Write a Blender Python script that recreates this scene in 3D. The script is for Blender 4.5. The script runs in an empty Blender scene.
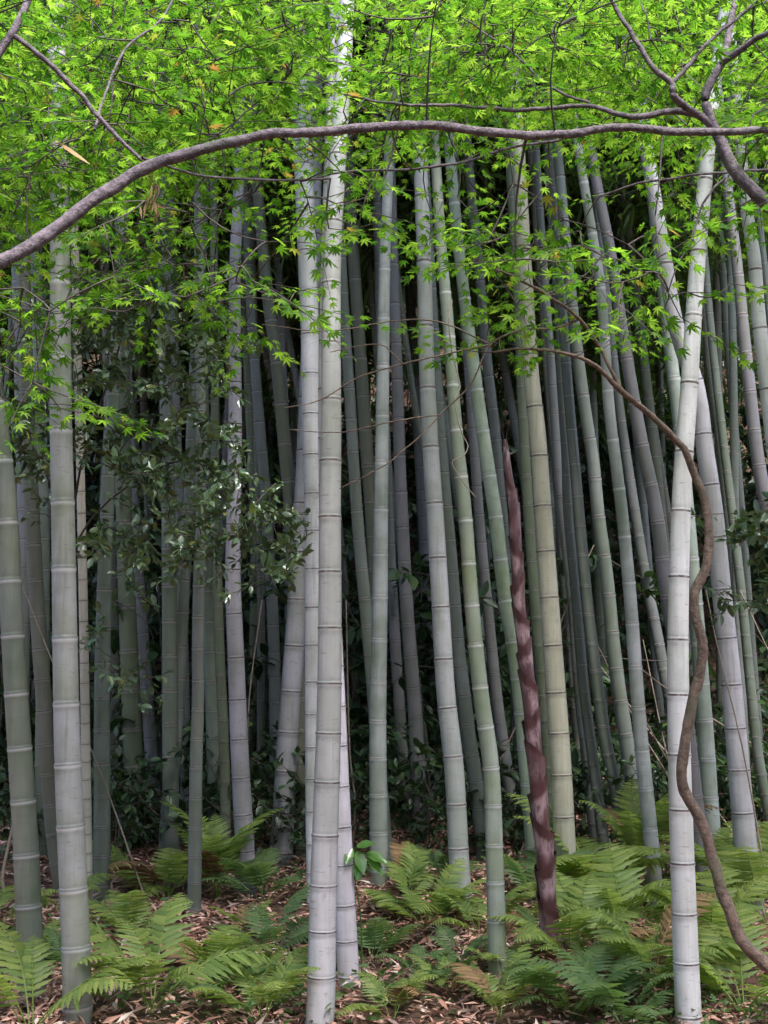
import bpy, math, random
import numpy as np
from mathutils import Vector, Matrix
random.seed(7)
RNG = np.random.default_rng(11)
sc = bpy.context.scene
COL = sc.collection

# ------------------------------------------------------------------ camera
W, H = 768, 1024
VFOV = math.radians(45.0)
F = (H / 2) / math.tan(VFOV / 2)
PITCH = math.atan(164.0 / F)
CAMZ = 1.6
CP, SP = math.cos(PITCH), math.sin(PITCH)

def ray(px, py):
    a, b = (px - W / 2) / F, (H / 2 - py) / F
    return np.array([a, CP - b * SP, SP + b * CP])

def at(px, py, Y):
    """world point seen at that place of the photograph, Y metres in front of the camera"""
    d = ray(px, py)
    return np.array([0, 0, CAMZ]) + d * (Y / d[1])

def depth(p):
    return p[1] * CP + (p[2] - CAMZ) * SP

def gh(x, y):
    """height of the ground"""
    x = np.asarray(x, float); y = np.asarray(y, float)
    s = 0.07 * np.clip(y - 5.5, -1.5, 5.0)
    t = np.clip(y - 10.0, 0, 22)
    s = s + np.where(t < 3, 0.13 * t * t, 0.13 * 9 + 0.78 * (t - 3))
    b = 0.05 * np.sin(1.9 * x + 0.7 * y + 1) + 0.04 * np.sin(3.3 * y - 1.2 * x) + 0.025 * np.sin(5.1 * x + 2.2) * np.sin(4.3 * y)
    far = np.clip((np.abs(x) + np.abs(y) - 60) / 100, 0, 1)
    return s + b * (1 - far)

def ground_hit(px, py):
    d = ray(px, py)
    lo = 2.0
    for k in range(2000):
        Y = 2.0 + k * 0.02
        p = np.array([0, 0, CAMZ]) + d * (Y / d[1])
        if p[2] <= gh(p[0], p[1]):
            return p
    return np.array([0, 0, CAMZ]) + d * (14 / d[1])

# ------------------------------------------------------------------ mesh helpers
def mesh_np(name, V, Fa, mats=(), mi=None, smooth=False):
    V = np.asarray(V, np.float32); Fa = np.asarray(Fa, np.int32)
    me = bpy.data.meshes.new(name)
    n, k = Fa.shape
    me.vertices.add(len(V)); me.vertices.foreach_set('co', V.ravel())
    me.loops.add(n * k); me.loops.foreach_set('vertex_index', Fa.ravel())
    me.polygons.add(n)
    me.polygons.foreach_set('loop_start', np.arange(0, n * k, k, dtype=np.int32))
    me.polygons.foreach_set('loop_total', np.full(n, k, np.int32))
    for m in mats: me.materials.append(m)
    if mi is not None: me.polygons.foreach_set('material_index', np.asarray(mi, np.int32))
    me.polygons.foreach_set('use_smooth', np.full(n, smooth, bool))
    me.update(calc_edges=True)
    return me

def link(name, me, parent=None, loc=None):
    o = bpy.data.objects.new(name, me); COL.objects.link(o)
    if parent is not None: o.parent = parent
    if loc is not None: o.location = loc
    return o

def tag(o, label=None, cat=None, group=None, kind=None):
    if label: o['label'] = label
    if cat: o['category'] = cat
    if group: o['group'] = group
    if kind: o['kind'] = kind
    return o

def thing(name, label, cat, loc, group=None, rz=0.0):
    o = bpy.data.objects.new(name, None); COL.objects.link(o)
    o.location = loc; o.rotation_euler = (0, 0, rz); o.empty_display_size = 0.1
    return tag(o, label, cat, group)

def catmull(P, n):
    P = np.asarray(P, float)
    if len(P) < 3:
        t = np.linspace(0, 1, n)[:, None]
        return P[0] * (1 - t) + P[-1] * t
    d = np.r_[0, np.cumsum(np.linalg.norm(np.diff(P[:, :3], axis=0), axis=1))]
    M = np.zeros_like(P)
    M[1:-1] = (P[2:] - P[:-2]) / (d[2:] - d[:-2])[:, None]
    M[0] = (P[1] - P[0]) / (d[1] - d[0]); M[-1] = (P[-1] - P[-2]) / (d[-1] - d[-2])
    s = np.linspace(0, d[-1], n); i = np.clip(np.searchsorted(d, s) - 1, 0, len(P) - 2)
    h = (d[i + 1] - d[i]); t = ((s - d[i]) / h)[:, None]; h = h[:, None]
    return ((2*t**3-3*t**2+1)*P[i] + (t**3-2*t**2+t)*h*M[i] + (-2*t**3+3*t**2)*P[i+1] + (t**3-t**2)*h*M[i+1])

class Tubes:
    def __init__(s): s.V = []; s.F = []; s.n = 0
    def add(s, P, R, k=6, wob=0.0):
        P = np.asarray(P, float); R = np.broadcast_to(np.asarray(R, float), (len(P),))
        T = np.gradient(P, axis=0); T /= np.linalg.norm(T, axis=1)[:, None] + 1e-9
        up = np.array([0, 0, 1.0]) if abs(T[:, 2]).mean() < 0.8 else np.array([0, 1.0, 0])
        A = np.cross(T, up); A /= np.linalg.norm(A, axis=1)[:, None] + 1e-9
        B = np.cross(A, T)
        th = np.arange(k) * 2 * math.pi / k
        ph = RNG.uniform(0, 6.28, 4); q = np.linspace(0, len(P) * .35, len(P))[:, None]
        rr = R[:, None] * (1 + wob * (np.sin(q * .9 + ph[0] + th) + .7 * np.sin(q * 2.1 + ph[1] - 2 * th) + .4 * RNG.uniform(-1, 1, (len(P), k))))
        ring = P[:, None, :] + rr[:, :, None] * (np.cos(th)[None, :, None] * A[:, None, :] + np.sin(th)[None, :, None] * B[:, None, :])
        m = len(P)
        s.V.append(ring.reshape(-1, 3))
        i = np.arange(m - 1)[:, None] * k; j = np.arange(k)[None, :]; j2 = (j + 1) % k
        q = np.stack([i + j, i + j2, i + k + j2, i + k + j], -1).reshape(-1, 4) + s.n
        s.F.append(q); s.n += m * k
        # closed tip
        s.V.append(P[-1:] + T[-1:] * R[-1]); 
        tip = s.n
        e = np.stack([(m - 1) * k + np.arange(k), (m - 1) * k + (np.arange(k) + 1) % k, np.full(k, m * k), np.full(k, m * k)], -1)
        e = e + (s.n - m * k)
        s.cap = e
        s.F.append(np.stack([e[:, 0], e[:, 1], e[:, 2], e[:, 2]], -1)); s.n += 1
    def build(s, name, mat, parent=None, off=(0, 0, 0)):
        V = np.concatenate(s.V) - np.asarray(off); Q = np.concatenate(s.F)
        T1 = Q[:, [0, 1, 2]]; T2 = Q[Q[:, 2] != Q[:, 3]][:, [0, 2, 3]]
        return link(name, mesh_np(name, V, np.concatenate([T1, T2]), [mat], None, True), parent)

def rots(dirs, normals):
    """matrices whose Y axis is dirs and whose Z axis leans to normals"""
    Y = dirs / (np.linalg.norm(dirs, axis=1)[:, None] + 1e-9)
    X = np.cross(Y, normals); X /= np.linalg.norm(X, axis=1)[:, None] + 1e-9
    Z = np.cross(X, Y)
    return np.stack([X, Y, Z], -1)

def batch(TV, TF, R, P, S):
    TV = np.asarray(TV, float); TF = np.asarray(TF, int)
    N, n = len(P), len(TV)
    V = np.einsum('nij,kj->nki', R, TV) * np.asarray(S)[:, None, None] + np.asarray(P)[:, None, :]
    Fa = TF[None] + (np.arange(N) * n)[:, None, None]
    return V.reshape(-1, 3), Fa.reshape(-1, 3)

def unit(v): return v / (np.linalg.norm(v, axis=-1, keepdims=True) + 1e-9)

# ------------------------------------------------------------------ materials
def new_mat(name):
    m = bpy.data.materials.new(name); m.use_nodes = True
    nt = m.node_tree; nt.nodes.clear()
    out = nt.nodes.new('ShaderNodeOutputMaterial')
    return m, nt, out

def N(nt, t, **kw):
    n = nt.nodes.new(t)
    for k, v in kw.items(): setattr(n, k, v)
    return n

def ramp(nt, stops, interp='LINEAR'):
    r = nt.nodes.new('ShaderNodeValToRGB'); r.color_ramp.interpolation = interp
    e = r.color_ramp.elements
    while len(e) < len(stops): e.new(0.5)
    for el, (p, c) in zip(e, stops):
        el.position = p; el.color = (*c, 1) if len(c) == 3 else c
    return r

def math_n(nt, op, a, b=None, c=None, clamp=False):
    n = nt.nodes.new('ShaderNodeMath'); n.operation = op; n.use_clamp = clamp
    for i, v in enumerate((a, b, c)):
        if v is None: continue
        if isinstance(v, (int, float)): n.inputs[i].default_value = v
        else: nt.links.new(v, n.inputs[i])
    return n.outputs[0]

def mixc(nt, fac, a, b, blend='MIX'):
    n = nt.nodes.new('ShaderNodeMix'); n.data_type = 'RGBA'; n.blend_type = blend
    for s, v in ((n.inputs[0], fac), (n.inputs[6], a), (n.inputs[7], b)):
        if isinstance(v, (int, float)): s.default_value = v
        elif isinstance(v, tuple): s.default_value = (*v, 1)
        else: nt.links.new(v, s)
    return n.outputs[2]

def smooth_n(nt, v, a, b, lo=0.0, hi=1.0):
    n = nt.nodes.new('ShaderNodeMapRange'); n.interpolation_type = 'SMOOTHSTEP'
    nt.links.new(v, n.inputs[0])
    n.inputs[1].default_value = a; n.inputs[2].default_value = b; n.inputs[3].default_value = lo; n.inputs[4].default_value = hi
    return n.outputs[0]

def noise(nt, vec, scale, detail=3, rough=0.55):
    n = nt.nodes.new('ShaderNodeTexNoise'); nt.links.new(vec, n.inputs['Vector'])
    n.inputs['Scale'].default_value = scale; n.inputs['Detail'].default_value = detail; n.inputs['Roughness'].default_value = rough
    return n.outputs['Fac']

def coords(nt, scale=(1, 1, 1), per_object=True):
    tc = N(nt, 'ShaderNodeTexCoord'); mp = N(nt, 'ShaderNodeMapping')
    nt.links.new(tc.outputs['Object'], mp.inputs['Vector']); mp.inputs['Scale'].default_value = scale
    if per_object:
        oi = N(nt, 'ShaderNodeObjectInfo'); m = math_n(nt, 'MULTIPLY', oi.outputs['Random'], 37.0)
        cb = N(nt, 'ShaderNodeCombineXYZ')
        for i in range(3): nt.links.new(m, cb.inputs[i])
        nt.links.new(cb.outputs[0], mp.inputs['Location'])
    return mp.outputs[0]

def leaf_mat(name, stops, trans=None, rough=0.45, tmix=0.45, spec=0.4):
    m, nt, out = new_mat(name)
    g = N(nt, 'ShaderNodeNewGeometry')
    r = ramp(nt, stops); nt.links.new(g.outputs['Random Per Island'], r.inputs[0])
    p = N(nt, 'ShaderNodeBsdfPrincipled'); nt.links.new(r.outputs[0], p.inputs['Base Color'])
    p.inputs['Roughness'].default_value = rough; p.inputs['Specular IOR Level'].default_value = spec
    if trans is None:
        nt.links.new(p.outputs[0], out.inputs[0]); return m
    r2 = ramp(nt, trans); nt.links.new(g.outputs['Random Per Island'], r2.inputs[0])
    t = N(nt, 'ShaderNodeBsdfTranslucent'); nt.links.new(r2.outputs[0], t.inputs[0])
    mx = N(nt, 'ShaderNodeMixShader'); mx.inputs[0].default_value = tmix
    nt.links.new(p.outputs[0], mx.inputs[1]); nt.links.new(t.outputs[0], mx.inputs[2]); nt.links.new(mx.outputs[0], out.inputs[0])
    return m

def culm_mat(name, a, b, bloom, bloom_amt, line, ring_amt, lichen=0.25):
    """a, b: the two skin colours; bloom: the waxy powder; line: the scar at each node; ring_amt: powder below the node"""
    m, nt, out = new_mat(name)
    at_ = N(nt, 'ShaderNodeAttribute', attribute_name='node_count')
    u = at_.outputs['Fac']
    t = math_n(nt, 'SUBTRACT', math_n(nt, 'FRACT', math_n(nt, 'ADD', u, 0.5)), 0.5)
    idx = math_n(nt, 'FLOOR', u)
    oi = N(nt, 'ShaderNodeObjectInfo')
    wn = N(nt, 'ShaderNodeTexWhiteNoise', noise_dimensions='2D')
    cb = N(nt, 'ShaderNodeCombineXYZ'); nt.links.new(idx, cb.inputs[0]); nt.links.new(oi.outputs['Random'], cb.inputs[1])
    nt.links.new(cb.outputs[0], wn.inputs['Vector'])
    v1 = coords(nt, (1, 1, 0.12)); v2 = coords(nt, (1, 1, 1)); v3 = coords(nt, (1, 1, 0.03))
    n_str = noise(nt, v3, 90, 3); n_big = noise(nt, v1, 9, 3); n_spot = noise(nt, v2, 28, 5, 0.7); n_med = noise(nt, v2, 5, 4)
    c = mixc(nt, smooth_n(nt, n_big, 0.35, 0.65), a, b)
    # powder, patchy, a little different on every internode
    bl = math_n(nt, 'ADD', math_n(nt, 'MULTIPLY', smooth_n(nt, n_med, 0.3, 0.7), 0.7), math_n(nt, 'MULTIPLY', wn.outputs['Value'], 0.45))
    bl = math_n(nt, 'MULTIPLY', bl, bloom_amt, clamp=True)
    c = mixc(nt, bl, c, bloom)
    # fine fibres along the culm
    c = mixc(nt, 1.0, c, mixc(nt, n_str, (0.80, 0.80, 0.80), (1.16, 1.16, 1.16)), 'MULTIPLY')
    # lichen and dirt spots
    c = mixc(nt, math_n(nt, 'MULTIPLY', smooth_n(nt, n_spot, 0.58, 0.72), lichen), c, (0.075, 0.08, 0.06))
    c = mixc(nt, math_n(nt, 'MULTIPLY', smooth_n(nt, n_med, 0.60, 0.75), lichen * 1.3), c, (0.13, 0.15, 0.085))
    n_low = noise(nt, coords(nt, (1.6, 1.6, 0.55)), 1.5, 3, 0.6)
    c = mixc(nt, smooth_n(nt, n_low, 0.42, 0.66, 0, 0.55), c, mixc(nt, 0.5, a, (0.13, 0.14, 0.09)))
    n_dash = noise(nt, coords(nt, (1, 1, 7)), 16, 3, 0.6)
    c = mixc(nt, math_n(nt, 'MULTIPLY', smooth_n(nt, n_dash, 0.62, 0.70), 0.35 + lichen * .5), c, (0.12, 0.10, 0.085))
    n_run = noise(nt, coords(nt, (1, 1, 0.05)), 26, 4, 0.65)
    c = mixc(nt, smooth_n(nt, n_run, 0.55, 0.75, 0, 0.35), c, (0.10, 0.095, 0.08))
    # per culm brightness of the skin
    k = math_n(nt, 'ADD', math_n(nt, 'MULTIPLY', oi.outputs['Random'], 0.3), 0.85)
    kc = N(nt, 'ShaderNodeCombineXYZ')
    for i in range(3): nt.links.new(k, kc.inputs[i])
    c = mixc(nt, 1.0, c, kc.outputs[0], 'MULTIPLY')
    # some culms lean to green, some to lilac
    hv = math_n(nt, 'FRACT', math_n(nt, 'MULTIPLY', oi.outputs['Random'], 7.31))
    c = mixc(nt, 1.0, c, mixc(nt, hv, (0.90, 1.02, 0.86), (1.06, 0.97, 1.09)), 'MULTIPLY')
    # node: pale powder below, dark scar line
    below = math_n(nt, 'MULTIPLY', smooth_n(nt, t, -0.085, -0.02), smooth_n(nt, t, -0.015, 0.012, 1, 0))
    below = math_n(nt, 'MULTIPLY', below, math_n(nt, 'ADD', math_n(nt, 'MULTIPLY', n_spot, 0.8), 0.35))
    c = mixc(nt, math_n(nt, 'MULTIPLY', below, ring_amt, clamp=True), c, (0.58, 0.56, 0.57))
    above = math_n(nt, 'MULTIPLY', smooth_n(nt, t, 0.0, 0.02), smooth_n(nt, t, 0.03, 0.16, 1, 0))
    c = mixc(nt, math_n(nt, 'MULTIPLY', above, 0.28), c, (0.10, 0.10, 0.085))
    ln = smooth_n(nt, math_n(nt, 'ABSOLUTE', math_n(nt, 'SUBTRACT', t, 0.004)), 0.012, 0.024, 1, 0)
    c = mixc(nt, math_n(nt, 'MULTIPLY', ln, math_n(nt, 'MULTIPLY', smooth_n(nt, n_spot, 0.3, 0.6, 0.55, 1.1), line[3]), clamp=True), c, line[:3])
    p = N(nt, 'ShaderNodeBsdfPrincipled'); nt.links.new(c, p.inputs['Base Color'])
    nt.links.new(smooth_n(nt, n_med, 0.3, 0.7, 0.42, 0.62), p.inputs['Roughness']); p.inputs['Specular IOR Level'].default_value = 0.35
    bp = N(nt, 'ShaderNodeBump'); bp.inputs['Strength'].default_value = 0.25; bp.inputs['Distance'].default_value = 0.004
    nt.links.new(n_spot, bp.inputs['Height']); nt.links.new(bp.outputs[0], p.inputs['Normal'])
    nt.links.new(p.outputs[0], out.inputs[0])
    return m

BROWN = (0.075, 0.05, 0.045, 0.9)
CM = {
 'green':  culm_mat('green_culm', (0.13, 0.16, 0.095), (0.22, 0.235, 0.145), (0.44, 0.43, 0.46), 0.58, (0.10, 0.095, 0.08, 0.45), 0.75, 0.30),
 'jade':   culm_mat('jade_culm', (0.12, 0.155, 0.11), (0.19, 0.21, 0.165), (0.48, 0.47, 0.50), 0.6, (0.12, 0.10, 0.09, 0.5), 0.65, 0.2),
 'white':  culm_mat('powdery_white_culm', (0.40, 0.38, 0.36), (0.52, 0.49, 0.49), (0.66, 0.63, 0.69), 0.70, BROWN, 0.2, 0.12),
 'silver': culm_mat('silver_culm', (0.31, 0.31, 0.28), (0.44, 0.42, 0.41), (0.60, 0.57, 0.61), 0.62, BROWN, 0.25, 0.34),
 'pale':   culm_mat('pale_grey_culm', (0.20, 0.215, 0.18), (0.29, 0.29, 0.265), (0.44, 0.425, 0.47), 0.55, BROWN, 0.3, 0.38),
 'grey':   culm_mat('shade_grey_culm', (0.09, 0.10, 0.078), (0.135, 0.135, 0.118), (0.215, 0.21, 0.23), 0.5, BROWN, 0.3, 0.4),  # skin kept dark: stands in for the shade deeper in the grove
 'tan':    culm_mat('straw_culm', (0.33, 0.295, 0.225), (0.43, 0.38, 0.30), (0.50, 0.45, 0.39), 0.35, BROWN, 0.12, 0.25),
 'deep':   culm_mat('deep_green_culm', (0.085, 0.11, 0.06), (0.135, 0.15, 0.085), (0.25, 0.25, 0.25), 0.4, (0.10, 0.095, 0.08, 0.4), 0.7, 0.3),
 'olive':  culm_mat('shade_olive_culm', (0.075, 0.082, 0.05), (0.11, 0.108, 0.07), (0.17, 0.165, 0.145), 0.35, BROWN, 0.25, 0.45),  # darkened as well, shade of the back culms put into the colour
}

def bark_mat(name, c1, c2, c3, sc_=14):
    m, nt, out = new_mat(name)
    v = coords(nt, (1, 1, 1))
    n1 = noise(nt, v, sc_, 5, 0.7); n2 = noise(nt, v, 3.0, 3)
    c = mixc(nt, smooth_n(nt, n1, 0.35, 0.65), c1, c2); c = mixc(nt, smooth_n(nt, n2, 0.52, 0.68, 0, 0.7), c, c3)
    p = N(nt, 'ShaderNodeBsdfPrincipled'); nt.links.new(c, p.inputs['Base Color']); p.inputs['Roughness'].default_value = 0.8
    bp = N(nt, 'ShaderNodeBump'); bp.inputs['Strength'].default_value = 0.9; bp.inputs['Distance'].default_value = 0.015
    nt.links.new(n1, bp.inputs['Height']); nt.links.new(bp.outputs[0], p.inputs['Normal'])
    nt.links.new(p.outputs[0], out.inputs[0]); return m

M_BARK = bark_mat('maple_bark', (0.05, 0.037, 0.04), (0.15, 0.113, 0.125), (0.085, 0.085, 0.065), 42)
M_BARK2 = bark_mat('brown_bark', (0.075, 0.05, 0.036), (0.17, 0.115, 0.085), (0.10, 0.09, 0.055), 40)
M_TWIG = bark_mat('dark_twig', (0.045, 0.033, 0.028), (0.075, 0.056, 0.048), (0.05, 0.048, 0.035), 20)
M_DEAD = bark_mat('dead_stem_skin', (0.20, 0.15, 0.11), (0.30, 0.235, 0.18), (0.14, 0.11, 0.08), 12)
M_MAPLE = leaf_mat('maple_leaf', [(0, (0.045, 0.12, 0.018)), (0.6, (0.09, 0.19, 0.028)), (0.985, (0.16, 0.26, 0.04)), (1, (0.3, 0.16, 0.04))],
                   [(0, (0.07, 0.20, 0.015)), (0.5, (0.17, 0.36, 0.02)), (0.985, (0.34, 0.54, 0.05)), (1, (0.4, 0.2, 0.05))], 0.6, 0.6, 0.15)
M_BAMBOO_LEAF = leaf_mat('bamboo_leaf', [(0, (0.05, 0.10, 0.02)), (1, (0.09, 0.14, 0.03))], [(0, (0.08, 0.18, 0.02)), (1, (0.14, 0.24, 0.03))], 0.5, 0.35)
M_CAMELLIA = leaf_mat('glossy_leaf', [(0, (0.06, 0.105, 0.055)), (0.7, (0.105, 0.155, 0.08)), (0.96, (0.13, 0.17, 0.07)), (1, (0.25, 0.2, 0.05))],
                      [(0, (0.05, 0.12, 0.02)), (1, (0.13, 0.24, 0.03))], 0.32, 0.22, 0.75)
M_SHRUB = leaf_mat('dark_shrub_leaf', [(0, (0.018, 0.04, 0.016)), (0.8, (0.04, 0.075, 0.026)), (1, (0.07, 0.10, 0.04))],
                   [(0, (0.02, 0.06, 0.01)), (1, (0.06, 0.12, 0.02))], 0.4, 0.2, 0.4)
M_BRIGHT = leaf_mat('bright_young_leaf', [(0, (0.07, 0.17, 0.03)), (1, (0.11, 0.22, 0.05))], [(0, (0.15, 0.35, 0.03)), (1, (0.22, 0.42, 0.05))], 0.25, 0.35, 0.6)
M_FERN = leaf_mat('fern_green', [(0, (0.11, 0.17, 0.05)), (0.6, (0.18, 0.24, 0.06)), (1, (0.25, 0.29, 0.09))],
                  [(0, (0.27, 0.41, 0.06)), (0.6, (0.42, 0.55, 0.09)), (1, (0.54, 0.62, 0.14))], 0.5, 0.45, 0.35)
M_FERN2 = leaf_mat('deep_fern_green', [(0, (0.08, 0.14, 0.055)), (1, (0.13, 0.19, 0.07))], [(0, (0.17, 0.32, 0.07)), (1, (0.26, 0.40, 0.09))], 0.5, 0.45, 0.35)
M_FERN_DEAD = leaf_mat('withered_fern', [(0, (0.16, 0.10, 0.05)), (1, (0.26, 0.17, 0.08))], [(0, (0.2, 0.12, 0.05)), (1, (0.3, 0.2, 0.08))], 0.7, 0.25, 0.2)
M_LITTER = leaf_mat('fallen_leaf', [(0, (0.17, 0.09, 0.06)), (0.35, (0.37, 0.19, 0.14)), (0.75, (0.53, 0.31, 0.235)), (0.95, (0.57, 0.41, 0.35)), (1, (0.60, 0.50, 0.43))], None, 0.75, 0, 0.2)
M_WEED = leaf_mat('weed_leaf', [(0, (0.05, 0.11, 0.03)), (1, (0.10, 0.16, 0.05))], [(0, (0.08, 0.2, 0.03)), (1, (0.14, 0.26, 0.04))], 0.5, 0.35, 0.3)

def ground_mat():
    m, nt, out = new_mat('forest_floor')
    v = coords(nt, (1, 1, 1), False)
    n1 = noise(nt, v, 22, 6, 0.7); n2 = noise(nt, v, 1.4, 4)
    r = ramp(nt, [(0.3, (0.035, 0.022, 0.016)), (0.5, (0.11, 0.066, 0.047)), (0.7, (0.21, 0.125, 0.09))]); nt.links.new(n1, r.inputs[0])
    c = mixc(nt, smooth_n(nt, n2, 0.5, 0.7, 0, 0.6), r.outputs[0], (0.045, 0.055, 0.025))
    p = N(nt, 'ShaderNodeBsdfPrincipled'); nt.links.new(c, p.inputs['Base Color']); p.inputs['Roughness'].default_value = 0.95
    p.inputs['Specular IOR Level'].default_value = 0.1
    bp = N(nt, 'ShaderNodeBump'); bp.inputs['Strength'].default_value = 0.9; bp.inputs['Distance'].default_value = 0.04
    nt.links.new(n1, bp.inputs['Height']); nt.links.new(bp.outputs[0], p.inputs['Normal'])
    nt.links.new(p.outputs[0], out.inputs[0]); return m
M_GROUND = ground_mat()

def sheath_mat():
    m, nt, out = new_mat('purple_sheath')
    v = coords(nt, (1, 1, 0.35)); vs = coords(nt, (1, 1, 0.06))
    n1 = noise(nt, v, 34, 5, 0.75); n2 = noise(nt, v, 13, 4); n3 = noise(nt, vs, 70, 2)
    g = N(nt, 'ShaderNodeNewGeometry')
    r = ramp(nt, [(0, (0.02, 0.009, 0.012)), (0.45, (0.045, 0.017, 0.020)), (0.75, (0.08, 0.028, 0.028)), (1, (0.14, 0.055, 0.05))]); nt.links.new(g.outputs['Random Per Island'], r.inputs[0])
    al = N(nt, 'ShaderNodeAttribute', attribute_name='along').outputs['Fac']
    al = math_n(nt, 'ADD', al, math_n(nt, 'MULTIPLY', math_n(nt, 'SUBTRACT', n2, 0.5), 0.5))
    pr = ramp(nt, [(0.35, (0, 0, 0)), (0.62, (1, 1, 1)), (0.80, (0.8, 0.8, 0.8)), (0.88, (0, 0, 0))]); nt.links.new(al, pr.inputs[0])
    c = mixc(nt, math_n(nt, 'MULTIPLY', pr.outputs[0], smooth_n(nt, n2, 0.40, 0.60, 0.15, 0.85)), r.outputs[0], (0.30, 0.20, 0.215))
    c = mixc(nt, smooth_n(nt, n1, 0.50, 0.64, 0, 0.8), c, (0.03, 0.014, 0.016))
    c = mixc(nt, 1.0, c, mixc(nt, n3, (0.7, 0.7, 0.7), (1.25, 1.25, 1.25)), 'MULTIPLY')
    p = N(nt, 'ShaderNodeBsdfPrincipled'); nt.links.new(c, p.inputs['Base Color']); p.inputs['Roughness'].default_value = 0.36
    bp = N(nt, 'ShaderNodeBump'); bp.inputs['Strength'].default_value = 0.4; bp.inputs['Distance'].default_value = 0.005
    nt.links.new(n3, bp.inputs['Height']); nt.links.new(bp.outputs[0], p.inputs['Normal'])
    nt.links.new(p.outputs[0], out.inputs[0]); return m
M_SHEATH = sheath_mat()

# ------------------------------------------------------------------ ground
def make_ground():
    fx = np.arange(-8, 8.01, 0.13); fy = np.arange(3.0, 14.01, 0.13)
    cx = np.array([9, 10.5, 12, 14, 17, 21, 27, 36, 50, 75, 120, 200, 400.])
    xs = np.r_[-cx[::-1], fx, cx]
    ys = np.r_[-400, -200, -100, -50, -25, -12, -6, -3, -1, 0.5, 2, fy, np.array([15, 16, 18, 20, 23, 26, 29, 32, 36, 42, 55, 80, 130, 220, 400.])]
    X, Y = np.meshgrid(xs, ys); Z = gh(X, Y)
    n, m = X.shape
    V = np.stack([X, Y, Z], -1).reshape(-1, 3)
    i = np.arange(n - 1)[:, None] * m; j = np.arange(m - 1)[None]
    Q = np.stack([i + j, i + j + 1, i + m + j + 1, i + m + j], -1).reshape(-1, 4)
    tag(link('ground', mesh_np('ground', V, Q, [M_GROUND], None, True)), kind='structure')
make_ground()

# ------------------------------------------------------------------ bamboo
def lance(l, w):
    """one narrow leaf along +Y, folded at its rib"""
    V = [(0, 0, 0), (w, .35*l, .18*w), (0, .4*l, -.15*w), (-w, .35*l, .18*w), (0, l, -.12*l)]
    return V, [(0, 1, 2), (0, 2, 3), (2, 1, 4), (2, 4, 3)]

def make_crown(k, height=4.2, n_nodes=16):
    """twiggy leafy top of a bamboo, its base at the origin"""
    rg = np.random.default_rng(100 + k)
    tb = Tubes(); P = []; D = []
    for i in range(n_nodes):
        z = height * (i + .5) / n_nodes
        for s in range(2):
            a = rg.uniform(0, 2 * math.pi); L = (1.25 - .55 * i / n_nodes) * rg.uniform(.7, 1.1)
            d = np.array([math.cos(a), math.sin(a), rg.uniform(.2, .6)]); d /= np.linalg.norm(d)
            t = np.linspace(0, 1, 5)[:, None]
            B = np.array([0, 0, z]) + d * L * t + np.array([0, 0, -.35 * L]) * t ** 2
            tb.add(B, np.linspace(.007, .002, 5), 3)
            m = 84
            tt = rg.uniform(.2, 1, m)[:, None]
            q = np.array([0, 0, z]) + d * L * tt + np.array([0, 0, -.35 * L]) * tt ** 2 + rg.normal(0, .10, (m, 3))
            P.append(q); D.append(unit(d * .6 + rg.normal(0, .6, (m, 3)) + np.array([0, 0, -.45])))
    P = np.concatenate(P); D = np.concatenate(D)
    nrm = rg.normal(0, .5, P.shape) + np.array([0, 0, 1.])
    V, Fc = lance(1, .085)
    LV, LF = batch(V, Fc, rots(D, nrm), P, rg.uniform(.15, .25, len(P)))
    TV = np.concatenate(tb.V); Q = np.concatenate(tb.F)
    T = np.concatenate([Q[:, [0, 1, 2]], Q[Q[:, 2] != Q[:, 3]][:, [0, 2, 3]]])
    return mesh_np('crown', np.concatenate([LV, TV]), np.concatenate([LF, T + len(LV)]), [M_BAMBOO_LEAF, M_TWIG], np.r_[np.zeros(len(LF)), np.ones(len(T))])
CROWNS = [make_crown(k) for k in range(4)]

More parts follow.
